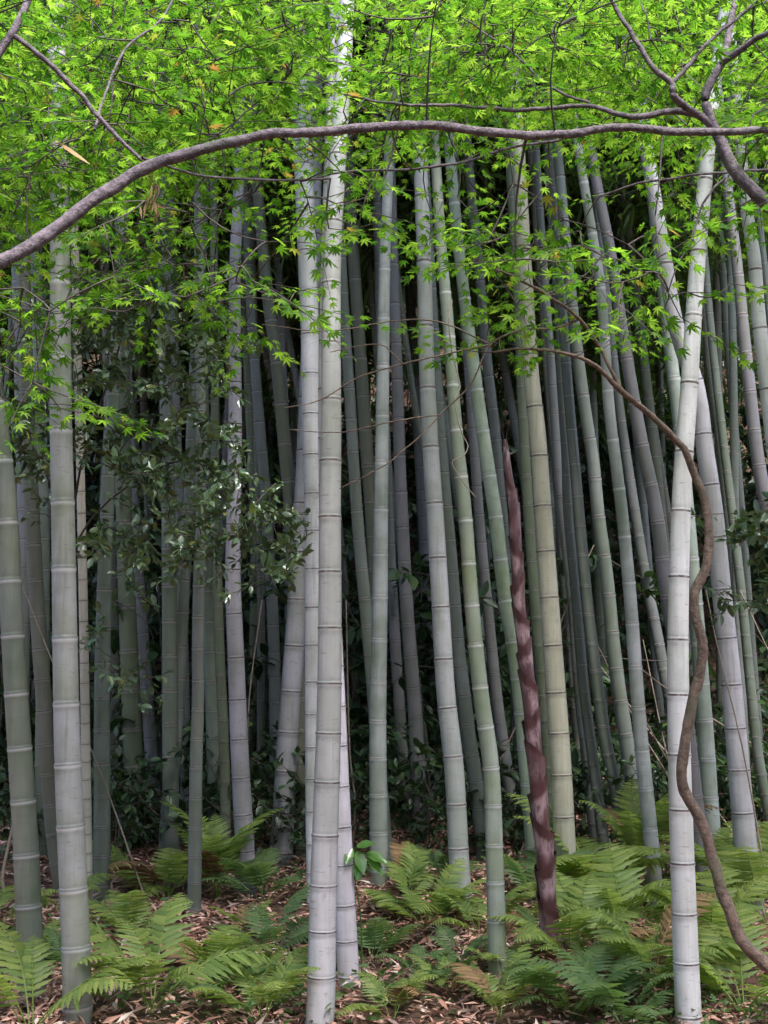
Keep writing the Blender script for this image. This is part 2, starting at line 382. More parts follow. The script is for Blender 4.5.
def make_culm_mesh(P, R, ztop, dia, k=14, long_=1.0):
    """P, R: dense centre line and radius by height. Rings crowd round each node, which stands out as a low ridge."""
    z0, zs = P[0, 2], P[:, 2]
    L0 = dia * 2.0 * long_
    z = z0 - 0.12; u = 0.0; U = []; Z = []; M = []
    zn = z0 + RNG.uniform(.02, .6) * L0; prev = zn - L0
    while zn < ztop:
        Ln = L0 * (.80 + .55 * min(1, (zn - z0) / 4.0)) * RNG.uniform(.93, 1.07)
        for f, mul in ((-.5, 1.0), (-.16, 1.0), (-.05, 1.0), (-.022, 1.05), (-.004, 1.03), (.012, 1.07), (.03, .985), (.06, .985), (.2, 1.0)):
            U.append(u + f); M.append(mul)
            Z.append(zn + f * ((zn - prev) if f < 0 else Ln))
        prev = zn; zn += Ln; u += 1
    U, Z, M = map(np.array, (U, Z, M))
    U = U + 1.0
    C = np.stack([np.interp(Z, zs, P[:, i]) for i in range(2)] + [Z], -1)
    lo = Z < zs[0]
    C[lo] = P[0] + (Z[lo] - zs[0])[:, None] * np.array([0, 0, 1.0])
    Rr = np.interp(Z, zs, R) * M
    th = np.arange(k) * 2 * math.pi / k
    tx = np.gradient(C[:, 0], Z); ty = np.gradient(C[:, 1], Z)
    ring = np.zeros((len(Z), k, 3))
    ring[:, :, 0] = C[:, 0, None] + Rr[:, None] * np.cos(th); ring[:, :, 1] = C[:, 1, None] + Rr[:, None] * np.sin(th)
    ring[:, :, 2] = Z[:, None] - Rr[:, None] * (tx[:, None] * np.cos(th) + ty[:, None] * np.sin(th))
    V = ring.reshape(-1, 3)
    i = np.arange(len(Z) - 1)[:, None] * k; j = np.arange(k)[None]; j2 = (j + 1) % k
    Q = np.stack([i + j, i + j2, i + k + j2, i + k + j], -1).reshape(-1, 4)
    return V, Q, np.repeat(U, k), C

def bamboo(label, style, trace, w0, w1, Y=None, group='bamboo of the grove', k=14, long_=1.0, lean=None, crown=True):
    xb, yb = trace[0]
    if Y is None:
        b = ground_hit(xb, yb); Y = b[1]
    lean = RNG.uniform(-.02, .02) if lean is None else lean
    pts, rad = [], []
    rows = [y for _, y in trace]
    for (x, y) in trace:
        yy = Y + lean * (yb - y) / F * Y
        p = at(x, y, yy); pts.append(p)
        f = (rows[0] - y) / max(1, rows[0] - rows[-1])
        rad.append((w0 * (1 - f) + w1 * f) / 2 * depth(p) / F)
    pts = np.array(pts); rad = np.array(rad)
    # down to the ground when the foot is hidden
    g = float(gh(pts[0, 0], pts[0, 1]))
    if pts[0, 2] > g + .02:
        sl = (pts[0] - pts[1]) / (pts[0, 2] - pts[1, 2]); dz = g - pts[0, 2]
        q = pts[0] + sl * dz; q[2] = gh(q[0], q[1])
        pts = np.vstack([q, pts]); rad = np.r_[rad[0] * 1.03, rad]
    else:
        pts[0, 2] = g
    sl = (pts[-1] - pts[-2]) / (pts[-1, 2] - pts[-2, 2])
    sl[:2] *= .8
    cz = max(6.6, CAMZ + pts[-1, 1] * .60 + 1.2) if Y < 10.5 else random.uniform(4.4, 6.2)
    ztop = max(cz + 4.6, 9.5)
    rest = ztop - pts[-1, 2]
    tap = max(.35, 1 - .09 * rest)
    for f in (.35, .7, 1.0):
        q = pts[-1] if f == .35 else pts[-1]
    ext = np.array([pts[-1] + sl * rest * f for f in (.35, .7, 1.0)])
    rext = np.array([rad[-1] * (1 - (1 - tap) * f) for f in (.35, .7, 1.0)])
    A = np.vstack([np.c_[pts, rad], np.c_[ext, rext]])
    D = catmull(A, 160)
    o = np.argsort(D[:, 2]); D = D[o]
    V, Q, U, C = make_culm_mesh(D[:, :3], D[:, 3], ztop, 2 * D[0, 3], k, long_)
    base = D[0, :3].copy()
    t = thing('bamboo', label, 'bamboo', base, group)
    me = mesh_np('culm', V - base, Q, [CM[style]], None, True)
    a = me.attributes.new('node_count', 'FLOAT', 'POINT'); a.data.foreach_set('value', U.astype(np.float32))
    link('culm', me, t)
    if crown:
        cx = np.array([np.interp(cz, D[:, 2], D[:, i]) for i in range(2)] + [cz])
        c = link('crown', CROWNS[random.randrange(4)], t, cx - base)
        c.scale = (1, 1, 1) if Y < 10.5 else (1.15, 1.15, 1.5)
        c.rotation_euler = (sl[1] * -1, sl[0], random.uniform(0, 6.28)) if False else (0, 0, random.uniform(0, 6.28))
    return base

B = bamboo
# ---- culms that can be told apart, nearest first (places read from the photograph: foot ... top)
B('thick greenish bamboo with pale rings, front row, second from the left edge', 'green', [(78,1024),(76,950),(74,900),(68,768),(65,640),(63,512),(61,426),(60,256),(59,150),(56,20)], 30, 17, long_=1.12)
B('thick dark green bamboo leaning out of the frame at the left edge', 'deep', [(32,1000),(26,850),(21,768),(13,640),(7,512),(1,450),(-14,330),(-40,150)], 27, 17, long_=1.05)
B('thickest powdery white bamboo with brown rings, in the middle of the front row', 'silver', [(319,1030),(321,1000),(323,900),(327,780),(329,712),(330,612),(330,512),(331,420),(331,340),(332,256),(337,170),(344,60),(347,0)], 29, 15, long_=.95)
B('chalk white bamboo half hidden behind the thickest front bamboo, foot dark and stained', 'white', [(349,985),(346,930),(342,850),(336,712),(331,600),(328,500),(327,400),(328,300),(332,150),(336,0)], 22, 14)
B('smooth pale bamboo with faint rings touching the left side of the thickest white bamboo', 'silver', [(314,905),(313,768),(313,680),(313,512),(311,423),(310,340),(307,256),(303,150),(298,20)], 15, 20, long_=1.2)
B('thick white bamboo leaning right, foot at the bottom edge, crossed by the crooked brown stem', 'silver', [(689,1030),(686,960),(682,850),(679,740),(678,640),(680,540),(683,470),(689,390),(694,310),(698,256),(707,160),(713,100),(722,30),(727,0)], 27, 12, long_=1.12)
B('thick bamboo leaning left that crosses behind the white one and meets the right corner ferns', 'silver', [(754,918),(746,850),(738,760),(731,680),(722,595),(714,512),(705,450),(697,390),(677,330),(664,256),(650,170),(641,120),(631,60),(619,0)], 24, 11, long_=1.0)
B('straw coloured bamboo with evenly spaced dark rings beside the purple shoot', 'tan', [(567,900),(561,768),(555,680),(549,595),(543,512),(538,440),(531,373),(524,256),(519,160),(513,60),(508,0)], 23, 11, long_=1.0)
B('green bamboo with bright white rings and a pale bent upper length, right of the middle', 'green', [(498,976),(495,870),(491,768),(481,695),(471,595),(465,512),(457,440),(449,333),(442,256),(437,180),(431,80),(426,0)], 19, 8, long_=1.1)
B('smooth grey bamboo with widely spaced rings standing just right of the middle', 'pale', [(462,905),(459,860),(454,768),(446,695),(440,595),(435,512),(432,470),(427,373),(424,256),(420,150),(416,0)], 21, 12, long_=1.25)
B('pale upright bamboo with chalky rings, alone right of the thickest white bamboo', 'jade', [(381,890),(379,850),(378,768),(378,712),(380,600),(381,512),(382,440),(383,373),(385,256),(388,180),(392,80),(394,0)], 19, 8, long_=1.1)
B('stout grey bamboo leaning right with its foot behind ferns, left of the thickest white bamboo', 'pale', [(281,862),(286,768),(288,735),(292,680),(297,612),(300,545),(304,490),(306,440),(309,360),(312,280),(314,180)], 23, 15, long_=1.0)
B('grey bamboo rising through the glossy shrub with its foot in ferns', 'pale', [(247,897),(245,850),(240,760),(236,660),(233,580),(234,500),(235,430),(235,373),(235,270),(238,200),(241,80),(243,0)], 20, 8, long_=1.05)
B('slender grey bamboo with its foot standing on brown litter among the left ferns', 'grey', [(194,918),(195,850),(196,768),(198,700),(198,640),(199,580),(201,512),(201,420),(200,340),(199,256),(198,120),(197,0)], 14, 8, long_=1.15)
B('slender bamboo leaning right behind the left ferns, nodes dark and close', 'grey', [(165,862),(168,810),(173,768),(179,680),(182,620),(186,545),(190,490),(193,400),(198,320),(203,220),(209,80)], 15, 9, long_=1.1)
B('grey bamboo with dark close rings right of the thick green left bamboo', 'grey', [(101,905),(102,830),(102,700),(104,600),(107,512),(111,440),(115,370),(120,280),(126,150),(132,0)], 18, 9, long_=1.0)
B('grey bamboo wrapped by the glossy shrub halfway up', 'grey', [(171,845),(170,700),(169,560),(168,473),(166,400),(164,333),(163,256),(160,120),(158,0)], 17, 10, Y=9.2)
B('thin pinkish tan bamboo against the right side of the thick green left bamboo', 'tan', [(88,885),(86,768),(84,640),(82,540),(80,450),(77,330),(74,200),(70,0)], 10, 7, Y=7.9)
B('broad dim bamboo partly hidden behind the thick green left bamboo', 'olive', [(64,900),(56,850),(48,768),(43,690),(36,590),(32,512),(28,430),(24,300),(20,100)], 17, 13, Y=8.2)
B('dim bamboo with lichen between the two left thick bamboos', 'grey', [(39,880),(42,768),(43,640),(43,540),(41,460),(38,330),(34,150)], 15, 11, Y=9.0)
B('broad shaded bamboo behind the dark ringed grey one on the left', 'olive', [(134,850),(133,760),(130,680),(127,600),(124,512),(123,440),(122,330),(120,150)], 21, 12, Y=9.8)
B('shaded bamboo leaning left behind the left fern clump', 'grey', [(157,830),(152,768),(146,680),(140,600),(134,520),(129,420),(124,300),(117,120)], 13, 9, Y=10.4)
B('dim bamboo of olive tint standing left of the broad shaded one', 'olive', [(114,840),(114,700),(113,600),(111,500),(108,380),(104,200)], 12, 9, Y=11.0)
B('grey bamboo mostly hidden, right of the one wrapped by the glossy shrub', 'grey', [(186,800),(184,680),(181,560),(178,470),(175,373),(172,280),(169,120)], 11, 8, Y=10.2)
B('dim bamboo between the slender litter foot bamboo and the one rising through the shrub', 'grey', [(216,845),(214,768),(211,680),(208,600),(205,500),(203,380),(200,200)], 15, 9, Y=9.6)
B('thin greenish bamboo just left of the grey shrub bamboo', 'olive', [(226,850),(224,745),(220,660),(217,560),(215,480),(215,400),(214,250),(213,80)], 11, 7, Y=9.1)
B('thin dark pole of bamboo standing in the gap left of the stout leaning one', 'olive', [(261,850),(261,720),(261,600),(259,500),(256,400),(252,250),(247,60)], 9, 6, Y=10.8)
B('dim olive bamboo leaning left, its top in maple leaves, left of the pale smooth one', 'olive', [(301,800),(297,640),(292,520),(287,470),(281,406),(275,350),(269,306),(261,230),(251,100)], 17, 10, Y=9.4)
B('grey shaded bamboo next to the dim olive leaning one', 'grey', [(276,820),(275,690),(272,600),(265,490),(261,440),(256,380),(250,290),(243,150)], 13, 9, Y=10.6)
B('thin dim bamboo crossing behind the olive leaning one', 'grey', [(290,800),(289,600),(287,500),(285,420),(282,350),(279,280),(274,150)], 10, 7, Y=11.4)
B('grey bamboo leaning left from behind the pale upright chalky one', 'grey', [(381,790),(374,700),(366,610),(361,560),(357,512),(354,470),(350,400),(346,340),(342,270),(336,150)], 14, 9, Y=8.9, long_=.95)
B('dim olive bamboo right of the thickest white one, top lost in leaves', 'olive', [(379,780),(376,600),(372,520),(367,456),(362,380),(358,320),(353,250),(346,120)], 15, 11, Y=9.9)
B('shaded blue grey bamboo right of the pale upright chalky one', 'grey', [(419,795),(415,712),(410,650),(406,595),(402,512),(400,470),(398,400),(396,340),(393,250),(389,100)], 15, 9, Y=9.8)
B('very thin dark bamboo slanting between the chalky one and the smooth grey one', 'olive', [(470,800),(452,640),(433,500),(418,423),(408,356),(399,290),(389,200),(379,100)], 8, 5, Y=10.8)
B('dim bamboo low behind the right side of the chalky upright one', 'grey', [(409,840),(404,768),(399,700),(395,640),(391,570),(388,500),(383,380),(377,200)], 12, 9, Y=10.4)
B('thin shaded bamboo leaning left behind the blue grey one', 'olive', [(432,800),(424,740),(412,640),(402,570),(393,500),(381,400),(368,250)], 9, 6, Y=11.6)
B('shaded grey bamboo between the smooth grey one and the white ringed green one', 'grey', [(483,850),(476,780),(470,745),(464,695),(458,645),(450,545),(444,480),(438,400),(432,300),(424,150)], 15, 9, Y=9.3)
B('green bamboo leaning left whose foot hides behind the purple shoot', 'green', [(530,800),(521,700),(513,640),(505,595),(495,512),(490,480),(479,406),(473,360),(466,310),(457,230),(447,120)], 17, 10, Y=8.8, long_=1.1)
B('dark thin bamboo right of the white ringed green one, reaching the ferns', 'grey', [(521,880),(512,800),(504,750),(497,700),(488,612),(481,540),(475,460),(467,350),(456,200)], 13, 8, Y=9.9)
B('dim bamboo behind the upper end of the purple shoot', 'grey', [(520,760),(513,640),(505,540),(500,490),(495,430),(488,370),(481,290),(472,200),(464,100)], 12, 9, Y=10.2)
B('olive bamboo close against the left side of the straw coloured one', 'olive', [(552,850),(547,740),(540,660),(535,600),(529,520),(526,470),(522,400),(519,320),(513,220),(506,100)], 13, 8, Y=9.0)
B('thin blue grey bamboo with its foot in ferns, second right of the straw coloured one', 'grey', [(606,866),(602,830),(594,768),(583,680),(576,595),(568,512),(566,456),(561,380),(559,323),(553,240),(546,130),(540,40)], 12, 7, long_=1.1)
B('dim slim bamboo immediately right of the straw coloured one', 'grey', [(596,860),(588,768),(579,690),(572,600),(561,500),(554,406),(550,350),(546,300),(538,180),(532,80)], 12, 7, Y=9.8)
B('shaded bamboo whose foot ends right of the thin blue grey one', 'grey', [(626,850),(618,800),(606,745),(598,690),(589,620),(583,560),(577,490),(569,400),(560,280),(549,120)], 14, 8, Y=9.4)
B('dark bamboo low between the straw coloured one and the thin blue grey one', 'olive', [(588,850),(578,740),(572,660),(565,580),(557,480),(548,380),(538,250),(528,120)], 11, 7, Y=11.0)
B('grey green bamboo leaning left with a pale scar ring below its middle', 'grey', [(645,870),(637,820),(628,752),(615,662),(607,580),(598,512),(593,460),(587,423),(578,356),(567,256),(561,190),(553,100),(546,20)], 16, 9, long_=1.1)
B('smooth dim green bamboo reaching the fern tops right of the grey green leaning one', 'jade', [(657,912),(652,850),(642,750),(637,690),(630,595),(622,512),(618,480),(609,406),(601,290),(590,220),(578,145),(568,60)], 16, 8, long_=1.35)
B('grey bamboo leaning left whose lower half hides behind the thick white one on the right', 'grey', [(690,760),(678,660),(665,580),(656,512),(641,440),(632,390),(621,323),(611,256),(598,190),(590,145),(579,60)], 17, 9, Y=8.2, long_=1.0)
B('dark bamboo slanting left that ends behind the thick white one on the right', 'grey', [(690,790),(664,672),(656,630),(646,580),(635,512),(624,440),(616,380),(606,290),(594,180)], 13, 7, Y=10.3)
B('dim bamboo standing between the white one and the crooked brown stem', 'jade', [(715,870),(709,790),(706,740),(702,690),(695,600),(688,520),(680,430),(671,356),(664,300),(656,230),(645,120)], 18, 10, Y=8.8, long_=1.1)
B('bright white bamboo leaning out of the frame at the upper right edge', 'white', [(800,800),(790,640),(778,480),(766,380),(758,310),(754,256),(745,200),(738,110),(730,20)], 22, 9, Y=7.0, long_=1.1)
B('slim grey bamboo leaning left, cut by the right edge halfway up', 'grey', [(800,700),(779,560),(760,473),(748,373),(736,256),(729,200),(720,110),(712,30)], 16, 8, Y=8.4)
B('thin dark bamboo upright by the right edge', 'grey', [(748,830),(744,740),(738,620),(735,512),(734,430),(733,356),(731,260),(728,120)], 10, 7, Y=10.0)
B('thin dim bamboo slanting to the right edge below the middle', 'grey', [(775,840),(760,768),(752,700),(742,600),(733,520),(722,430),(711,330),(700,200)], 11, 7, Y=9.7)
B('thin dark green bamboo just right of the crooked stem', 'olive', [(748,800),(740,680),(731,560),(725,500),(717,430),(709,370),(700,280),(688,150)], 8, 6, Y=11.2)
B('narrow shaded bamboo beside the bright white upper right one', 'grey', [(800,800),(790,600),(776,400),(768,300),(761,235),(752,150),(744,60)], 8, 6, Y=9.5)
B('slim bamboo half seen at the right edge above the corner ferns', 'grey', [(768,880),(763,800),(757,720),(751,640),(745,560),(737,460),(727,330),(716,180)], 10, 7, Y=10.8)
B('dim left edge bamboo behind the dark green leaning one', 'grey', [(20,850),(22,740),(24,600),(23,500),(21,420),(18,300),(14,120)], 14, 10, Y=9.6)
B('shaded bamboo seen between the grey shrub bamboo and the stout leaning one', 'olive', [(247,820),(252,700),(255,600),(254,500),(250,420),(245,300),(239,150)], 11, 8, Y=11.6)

# ---- far culms nobody could tell apart, deep in the grove
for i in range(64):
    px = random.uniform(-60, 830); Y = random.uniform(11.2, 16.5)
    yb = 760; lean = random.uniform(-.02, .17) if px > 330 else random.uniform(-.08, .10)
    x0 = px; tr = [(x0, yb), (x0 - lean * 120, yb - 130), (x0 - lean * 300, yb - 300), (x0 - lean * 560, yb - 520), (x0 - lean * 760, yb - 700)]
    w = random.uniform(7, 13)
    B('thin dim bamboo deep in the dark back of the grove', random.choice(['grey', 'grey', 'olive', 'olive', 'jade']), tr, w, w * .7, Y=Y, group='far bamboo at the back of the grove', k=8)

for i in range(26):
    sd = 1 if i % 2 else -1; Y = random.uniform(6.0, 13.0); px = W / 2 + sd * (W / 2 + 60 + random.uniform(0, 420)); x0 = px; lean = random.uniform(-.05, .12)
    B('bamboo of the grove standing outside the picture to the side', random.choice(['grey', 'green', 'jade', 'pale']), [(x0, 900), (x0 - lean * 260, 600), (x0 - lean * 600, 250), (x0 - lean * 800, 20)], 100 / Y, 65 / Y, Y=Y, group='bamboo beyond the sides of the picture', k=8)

# ------------------------------------------------------------------ purple shoot
def make_shoot():
    tr = [(549,958),(548,908),(544,850),(536,768),(528,680),(520,612),(514,512),(508,470),(505,440)]
    wd = [19, 19, 18.5, 17, 15, 13, 10.5, 7.5, 2.5]
    Y = ground_hit(549, 958)[1]
    pts = np.array([at(x, y, Y) for x, y in tr]); rad = np.array([w / 2 * depth(p) / F for w, p in zip(wd, pts)])
    pts[0, 2] = gh(pts[0, 0], pts[0, 1]) - .03
    D = catmull(np.c_[pts, rad], 200); base = D[0, :3].copy(); base[2] += .03
    t = thing('bamboo_shoot', 'tall purple brown bamboo shoot still wrapped in mottled sheaths, left of the straw coloured bamboo', 'bamboo shoot', base)
    tb = Tubes(); tb.add(D[:, :3], D[:, 3] * .82, 12); tb.build('culm', M_SHEATH, t, base)
    z0, z1 = D[0, 2], D[-1, 2]; n = 15
    zs = z0 + (z1 - z0) * (np.linspace(0, 1, n + 1) ** .95)
    for i in range(n):
        a, b_ = zs[i], min(zs[i] + (z1 - z0) / n * 1.95, z1)
        rot = i * math.pi + random.uniform(-.5, .5); m = 18; rows = 9
        V = []
        for r in range(rows):
            f = r / (rows - 1)
            for c in range(m + 1):
                th = rot + (c / m) * 2 * math.pi * .96
                # the open edge slopes down: the sheath is longest on the side of its blade
                side = .5 + .5 * math.cos((c / m - .5) * 2 * math.pi)
                z = a + (b_ - a) * f * (.72 + .28 * side)
                C = [np.interp(z, D[:, 2], D[:, k]) for k in range(4)]
                rr = C[3] * (.86 + (.34 + .12 * math.sin(c * 1.7 + i)) * f ** 3) + .003 * (c / m) + .0015
                V.append((C[0] + rr * math.cos(th), C[1] + rr * math.sin(th), z))
        Fq = [(r * (m + 1) + c, r * (m + 1) + c + 1, (r + 1) * (m + 1) + c + 1, (r + 1) * (m + 1) + c) for r in range(rows - 1) for c in range(m)]
        me = mesh_np('sheath', np.array(V) - base, Fq, [M_SHEATH], None, True)
        aa = me.attributes.new('along', 'FLOAT', 'POINT'); aa.data.foreach_set('value', np.repeat(np.linspace(0, 1, rows), m + 1).astype(np.float32))
        s = link('sheath', me, t)
        # narrow blade standing off the top of the sheath
        th = rot + math.pi * .96; C = np.array([np.interp(b_, D[:, 2], D[:, k]) for k in range(4)])
        o = np.array([math.cos(th), math.sin(th), 0]); L = random.uniform(.05, .11)
        tt = np.linspace(0, 1, 5)[:, None]
        ctr = C[:3] + o * C[3] * 1.06 + np.array([0, 0, L]) * tt + o * .02 * tt ** 2 + np.array([0, 0, -.01])
        sd = np.array([-o[1], o[0], 0]) * .009 * (1 - tt)
        BV = np.concatenate([ctr - sd, ctr + sd]) - base
        link('blade', mesh_np('blade', BV, [(k, k + 1, k + 6, k + 5) for k in range(4)], [M_SHEATH], None, True), s)
make_shoot()

# ------------------------------------------------------------------ maples
def maple_leaf():
    V = [(0, 0.02, 0)]; tips = [(-118, .42), (-80, .70), (-40, .92), (0, 1.0), (40, .92), (80, .70), (118, .42)]
    ring = []
    ring.append((-150, .10))
    for i, (a, r) in enumerate(tips):
        ring.append((a - 12, r * .56)); ring.append((a, r)); ring.append((a + 12, r * .56))
        if i < 6: ring.append(((a + tips[i + 1][0]) / 2, .33))
    ring.append((150, .10))
    for a, r in ring:
        t = math.radians(a); V.append((r * math.sin(t) * .6, (.25 + r * math.cos(t)) * .6, -.12 * r * r))
    n = len(ring)
    return V, [(0, i + 1, i + 2) for i in range(n - 1)]
ML_V, ML_F = maple_leaf()
ML_F = [(a, c, b) for a, b, c in ML_F]

def limb(tb, pts, k=8, dense=8, wob=.05, Rcap=None):
    """pts: (x, y, Y, width in px)"""
    A = np.array([[*at(x, y, Y), w] for x, y, Y, w in pts])
    A[:, 3] = [w * .88 / 2 * depth(p) / F for p, w in zip(A[:, :3], A[:, 3])]
    D = catmull(A, dense * len(pts))
    jit = RNG.normal(0, 1, (len(D) + 4, 3)); jit = (jit[:-4] + jit[1:-3] + jit[2:-2] + jit[3:-1] + jit[4:]) / 5
    D[:, :3] += jit * .003
    tb.add(D[:, :3], D[:, 3], k, wob)
    return D[:, :3]

def greedy(nodes, targets, tb, r0=.0035, curve=.05, maxd=1.2):
    """join every target to the nearest wood already there; gives the outward direction at each target"""
    nodes = [np.asarray(n) for n in nodes]; NA = np.array(nodes); T = np.array(targets)
    d0 = np.array([np.min(np.linalg.norm(NA - t, axis=1)) for t in T]); order = np.argsort(d0)
    out = np.zeros_like(T); keep = np.ones(len(T), bool); cap = np.zeros((len(NA) + len(T) * 4, 3)); cap[:len(NA)] = NA; n = len(NA)
    for i in order:
        d = np.linalg.norm(cap[:n] - T[i], axis=1); j = int(np.argmin(d)); L = d[j]
        if L > maxd: keep[i] = False; continue
        s = cap[j]; tt = np.linspace(0, 1, 5)[:, None]
        C = s + (T[i] - s) * tt + RNG.normal(0, curve * L, 3) * np.sin(tt * math.pi)
        tb.add(C, np.linspace(r0 * (1.0 if L < .35 else 1.4), r0 * .6, 5), 4)
        cap[n:n + 3] = C[2:]; n += 3
        out[i] = unit(T[i] - s)
    return out, keep

def spray_leaves(P, D, rg, n=(10, 18), L=(.22, .42), size=(.028, .056), flat=.45):
    """flat fan of maple leaves along a short twig from P towards D"""
    LP, LD, LN, tw = [], [], [], []
    for p, d in zip(P, D):
        d = np.array([d[0], d[1], d[2] * .3 + rg.normal(0, .12)]) + rg.normal(0, .35, 3) * np.array([1, 1, .25]); d = unit(d)
        Ls = rg.uniform(*L); m = int(rg.integers(*n)); side = unit(np.cross(d, [0, 0, 1.0]))
        tw.append((p, d, Ls))
        for k in range(m):
            f = (k + .6) / m; s = 1 if k % 2 else -1
            if k == m - 1: s = 0
            q = p + d * Ls * f + np.array([0, 0, -.10 * Ls * f * f])
            ld = unit(d * (.55 + .5 * f) + side * s * rg.uniform(.5, 1.0) + np.array([0, 0, -rg.uniform(.0, .45)]))
            LP.append(q + ld * rg.uniform(.015, .05)); LD.append(ld); LN.append(np.array([0, 0, 1.0]) + rg.normal(0, flat, 3))
    LP, LD, LN = map(np.array, (LP, LD, LN))
    V, Fc = batch(ML_V, ML_F, rots(LD, LN), LP, rg.uniform(*size, len(LP)) / .75)
    return V, Fc, tw

def sm(a, b, x):
    t = min(1, max(0, (x - a) / (b - a))); return t * t * (3 - 2 * t)

EDGE_X = [-200, 0, 60, 120, 200, 260, 330, 420, 500, 560, 640, 700, 768, 950]
EDGE_Y = [255, 250, 230, 225, 215, 175, 145, 145, 145, 125, 135, 150, 155, 230]
def density(px, py):
    e = np.interp(px, EDGE_X, EDGE_Y)
    d = 1 - sm(e - 95, e + 25, py)
    d *= .75 + .45 * math.sin(px * .021 + 1.3) * math.sin(py * .034 + px * .008)
    d += .07 * (1 - sm(e, e + 110, py))
    return d

def make_maples():
    rg = np.random.default_rng(5)
    # left maple: trunk just outside the frame, long arching limb across the picture
    ta, tbr = Tubes(), Tubes()
    gA = np.array([-2.05, 3.1, float(gh(-2.05, 3.1))])
    crotch = at(-180, 330, 3.25)
    trunkA = catmull(np.array([[*gA - [0, 0, .15], .10], [*(gA + [.03, .05, .6]), .085], [*(gA * .4 + crotch * .6), .075], [*crotch, .07], [crotch[0] - .15, crotch[1] + .3, crotch[2] + 1.0, .05], [crotch[0] - .1, crotch[1] + .5, crotch[2] + 2.1, .03]]), 40)
    ta.add(trunkA[:, :3], trunkA[:, 3], 12, .05)
    nodesA = list(trunkA[22:, :3])
    LA = [(-180,330,3.25,26),(-60,290,3.3,21),(0,262,3.35,16),(50,232,3.4,15.5),(100,195,3.45,15),(150,166,3.5,14),(200,150,3.5,12.5),(260,136,3.5,11),(330,131,3.5,10.5),(420,125,3.5,10),(500,133,3.55,10),(560,136,3.6,9.5),(620,127,3.6,9),(680,132,3.6,9),(768,130,3.65,8),(880,124,3.7,6),(980,110,3.75,4)]
    nA = limb(tbr, LA, 12, 14, .075); nodesA += list(nA)
    for q in ([(-180,330,3.25,16),(-90,160,3.3,12),(-30,95,3.35,11),(0,50,3.4,10),(14,28,3.4,9),(28,0,3.45,8),(45,-60,3.5,6)],
              [(10,32,3.4,6),(35,52,3.42,6),(60,74,3.45,6),(85,100,3.48,5.5),(110,130,3.5,5),(142,160,3.52,4)],
              [(142,158,3.5,3.5),(200,175,3.8,3),(262,180,4.0,3),(330,178,4.1,2.5)],
              [(95,130,3.5,3),(105,95,3.6,3),(125,50,3.7,3),(165,15,3.8,3),(185,-40,3.9,3)]):
        nodesA += list(limb(tbr, q, 7, 8))
    # right maple
    tB_, tBb = Tubes(), Tubes()
    gB = np.array([2.35, 4.0, float(gh(2.35, 4.0))])
    cB = at(900, 300, 4.0)
    trunkB = catmull(np.array([[*gB - [0, 0, .15], .10], [*(gB + [-.04, 0, .7]), .085], [*(gB * .35 + cB * .65), .075], [*cB, .065], [cB[0] + .1, cB[1] + .1, cB[2] + 1.2, .045], [cB[0] + .15, cB[1], cB[2] + 2.3, .025]]), 40)
    tB_.add(trunkB[:, :3], trunkB[:, 3], 12, .05); nodesB = list(trunkB[22:, :3])
    for q in ([(900,300,4.0,20),(830,245,3.9,18),(790,220,3.85,17),(768,204,3.8,16),(742,180,3.8,15),(726,155,3.8,14),(715,128,3.8,12),(706,100,3.8,11),(712,80,3.8,10),(722,62,3.8,9),(728,35,3.85,8),(736,0,3.9,7),(745,-60,4,5)],
              [(720,66,3.8,8),(735,54,3.75,8),(755,40,3.7,7),(790,20,3.6,6),(830,-20,3.5,5)],
              [(714,126,3.8,10),(700,116,3.8,9),(684,106,3.75,9),(673,95,3.7,8.5),(671,83,3.7,8),(655,70,3.7,6.5),(640,48,3.7,6),(628,28,3.7,5.5),(612,0,3.7,5),(598,-40,3.7,4)],
              [(671,84,3.7,6),(688,66,3.7,5),(705,45,3.7,4.5),(735,20,3.7,4),(765,-8,3.7,3)],
              [(705,116,3.8,8),(672,111,3.8,7.5),(632,117,3.8,7),(590,106,3.85,5),(550,108,3.9,5),(512,110,3.95,4.5),(470,106,4.0,4),(420,105,4.0,3.5),(380,102,4.1,3),(345,95,4.2,2.5)],
              [(590,104,3.9,3.5),(560,92,3.9,3.2),(535,74,3.9,3),(512,52,3.95,2.5),(480,30,4,2)],
              [(560,140,4.0,3),(512,147,4.0,3.2),(470,160,4.0,3),(420,168,4.0,3),(345,172,4.1,2.5),(300,182,4.15,2)],
              [(768,170,3.9,3),(725,172,3.9,3),(690,176,3.9,3),(640,184,3.95,2.5),(600,196,4.0,2)],
              [(725,178,3.9,3),(712,190,3.9,3),(700,210,3.9,2.5),(692,240,3.9,2)]):
        nodesB += list(limb(tBb, q, 7, 8))
    # places of the leafy sprays, drawn from how dense the photograph's foliage is
    T = []
    while len(T) < 3700:
        px, py = rg.uniform(-190, 1150), rg.uniform(-70, 330)  # span right of the frame added: unseen leaves that block the sun
        if rg.random() > density(px, py): continue
        Y = 3.75 + 2.9 * rg.random() if rg.random() < .72 else rg.uniform(5.8, 7.4) if py > 40 or rg.random() < .85 else rg.uniform(3.0, 3.8)
        if Y < 6.0 and py < 120 and min(abs(px - 56), abs(px - 344), abs(px - 716)) < 34 and rg.random() < .7: continue
        T.append(at(px, py, Y))
    # layers of leaf above the frame, over the camera side
    for _ in range(30):
        px, py = rg.uniform(-300, 1060), rg.uniform(-300, -80); T.append(at(px, py, rg.uniform(3.0, 4.6)))
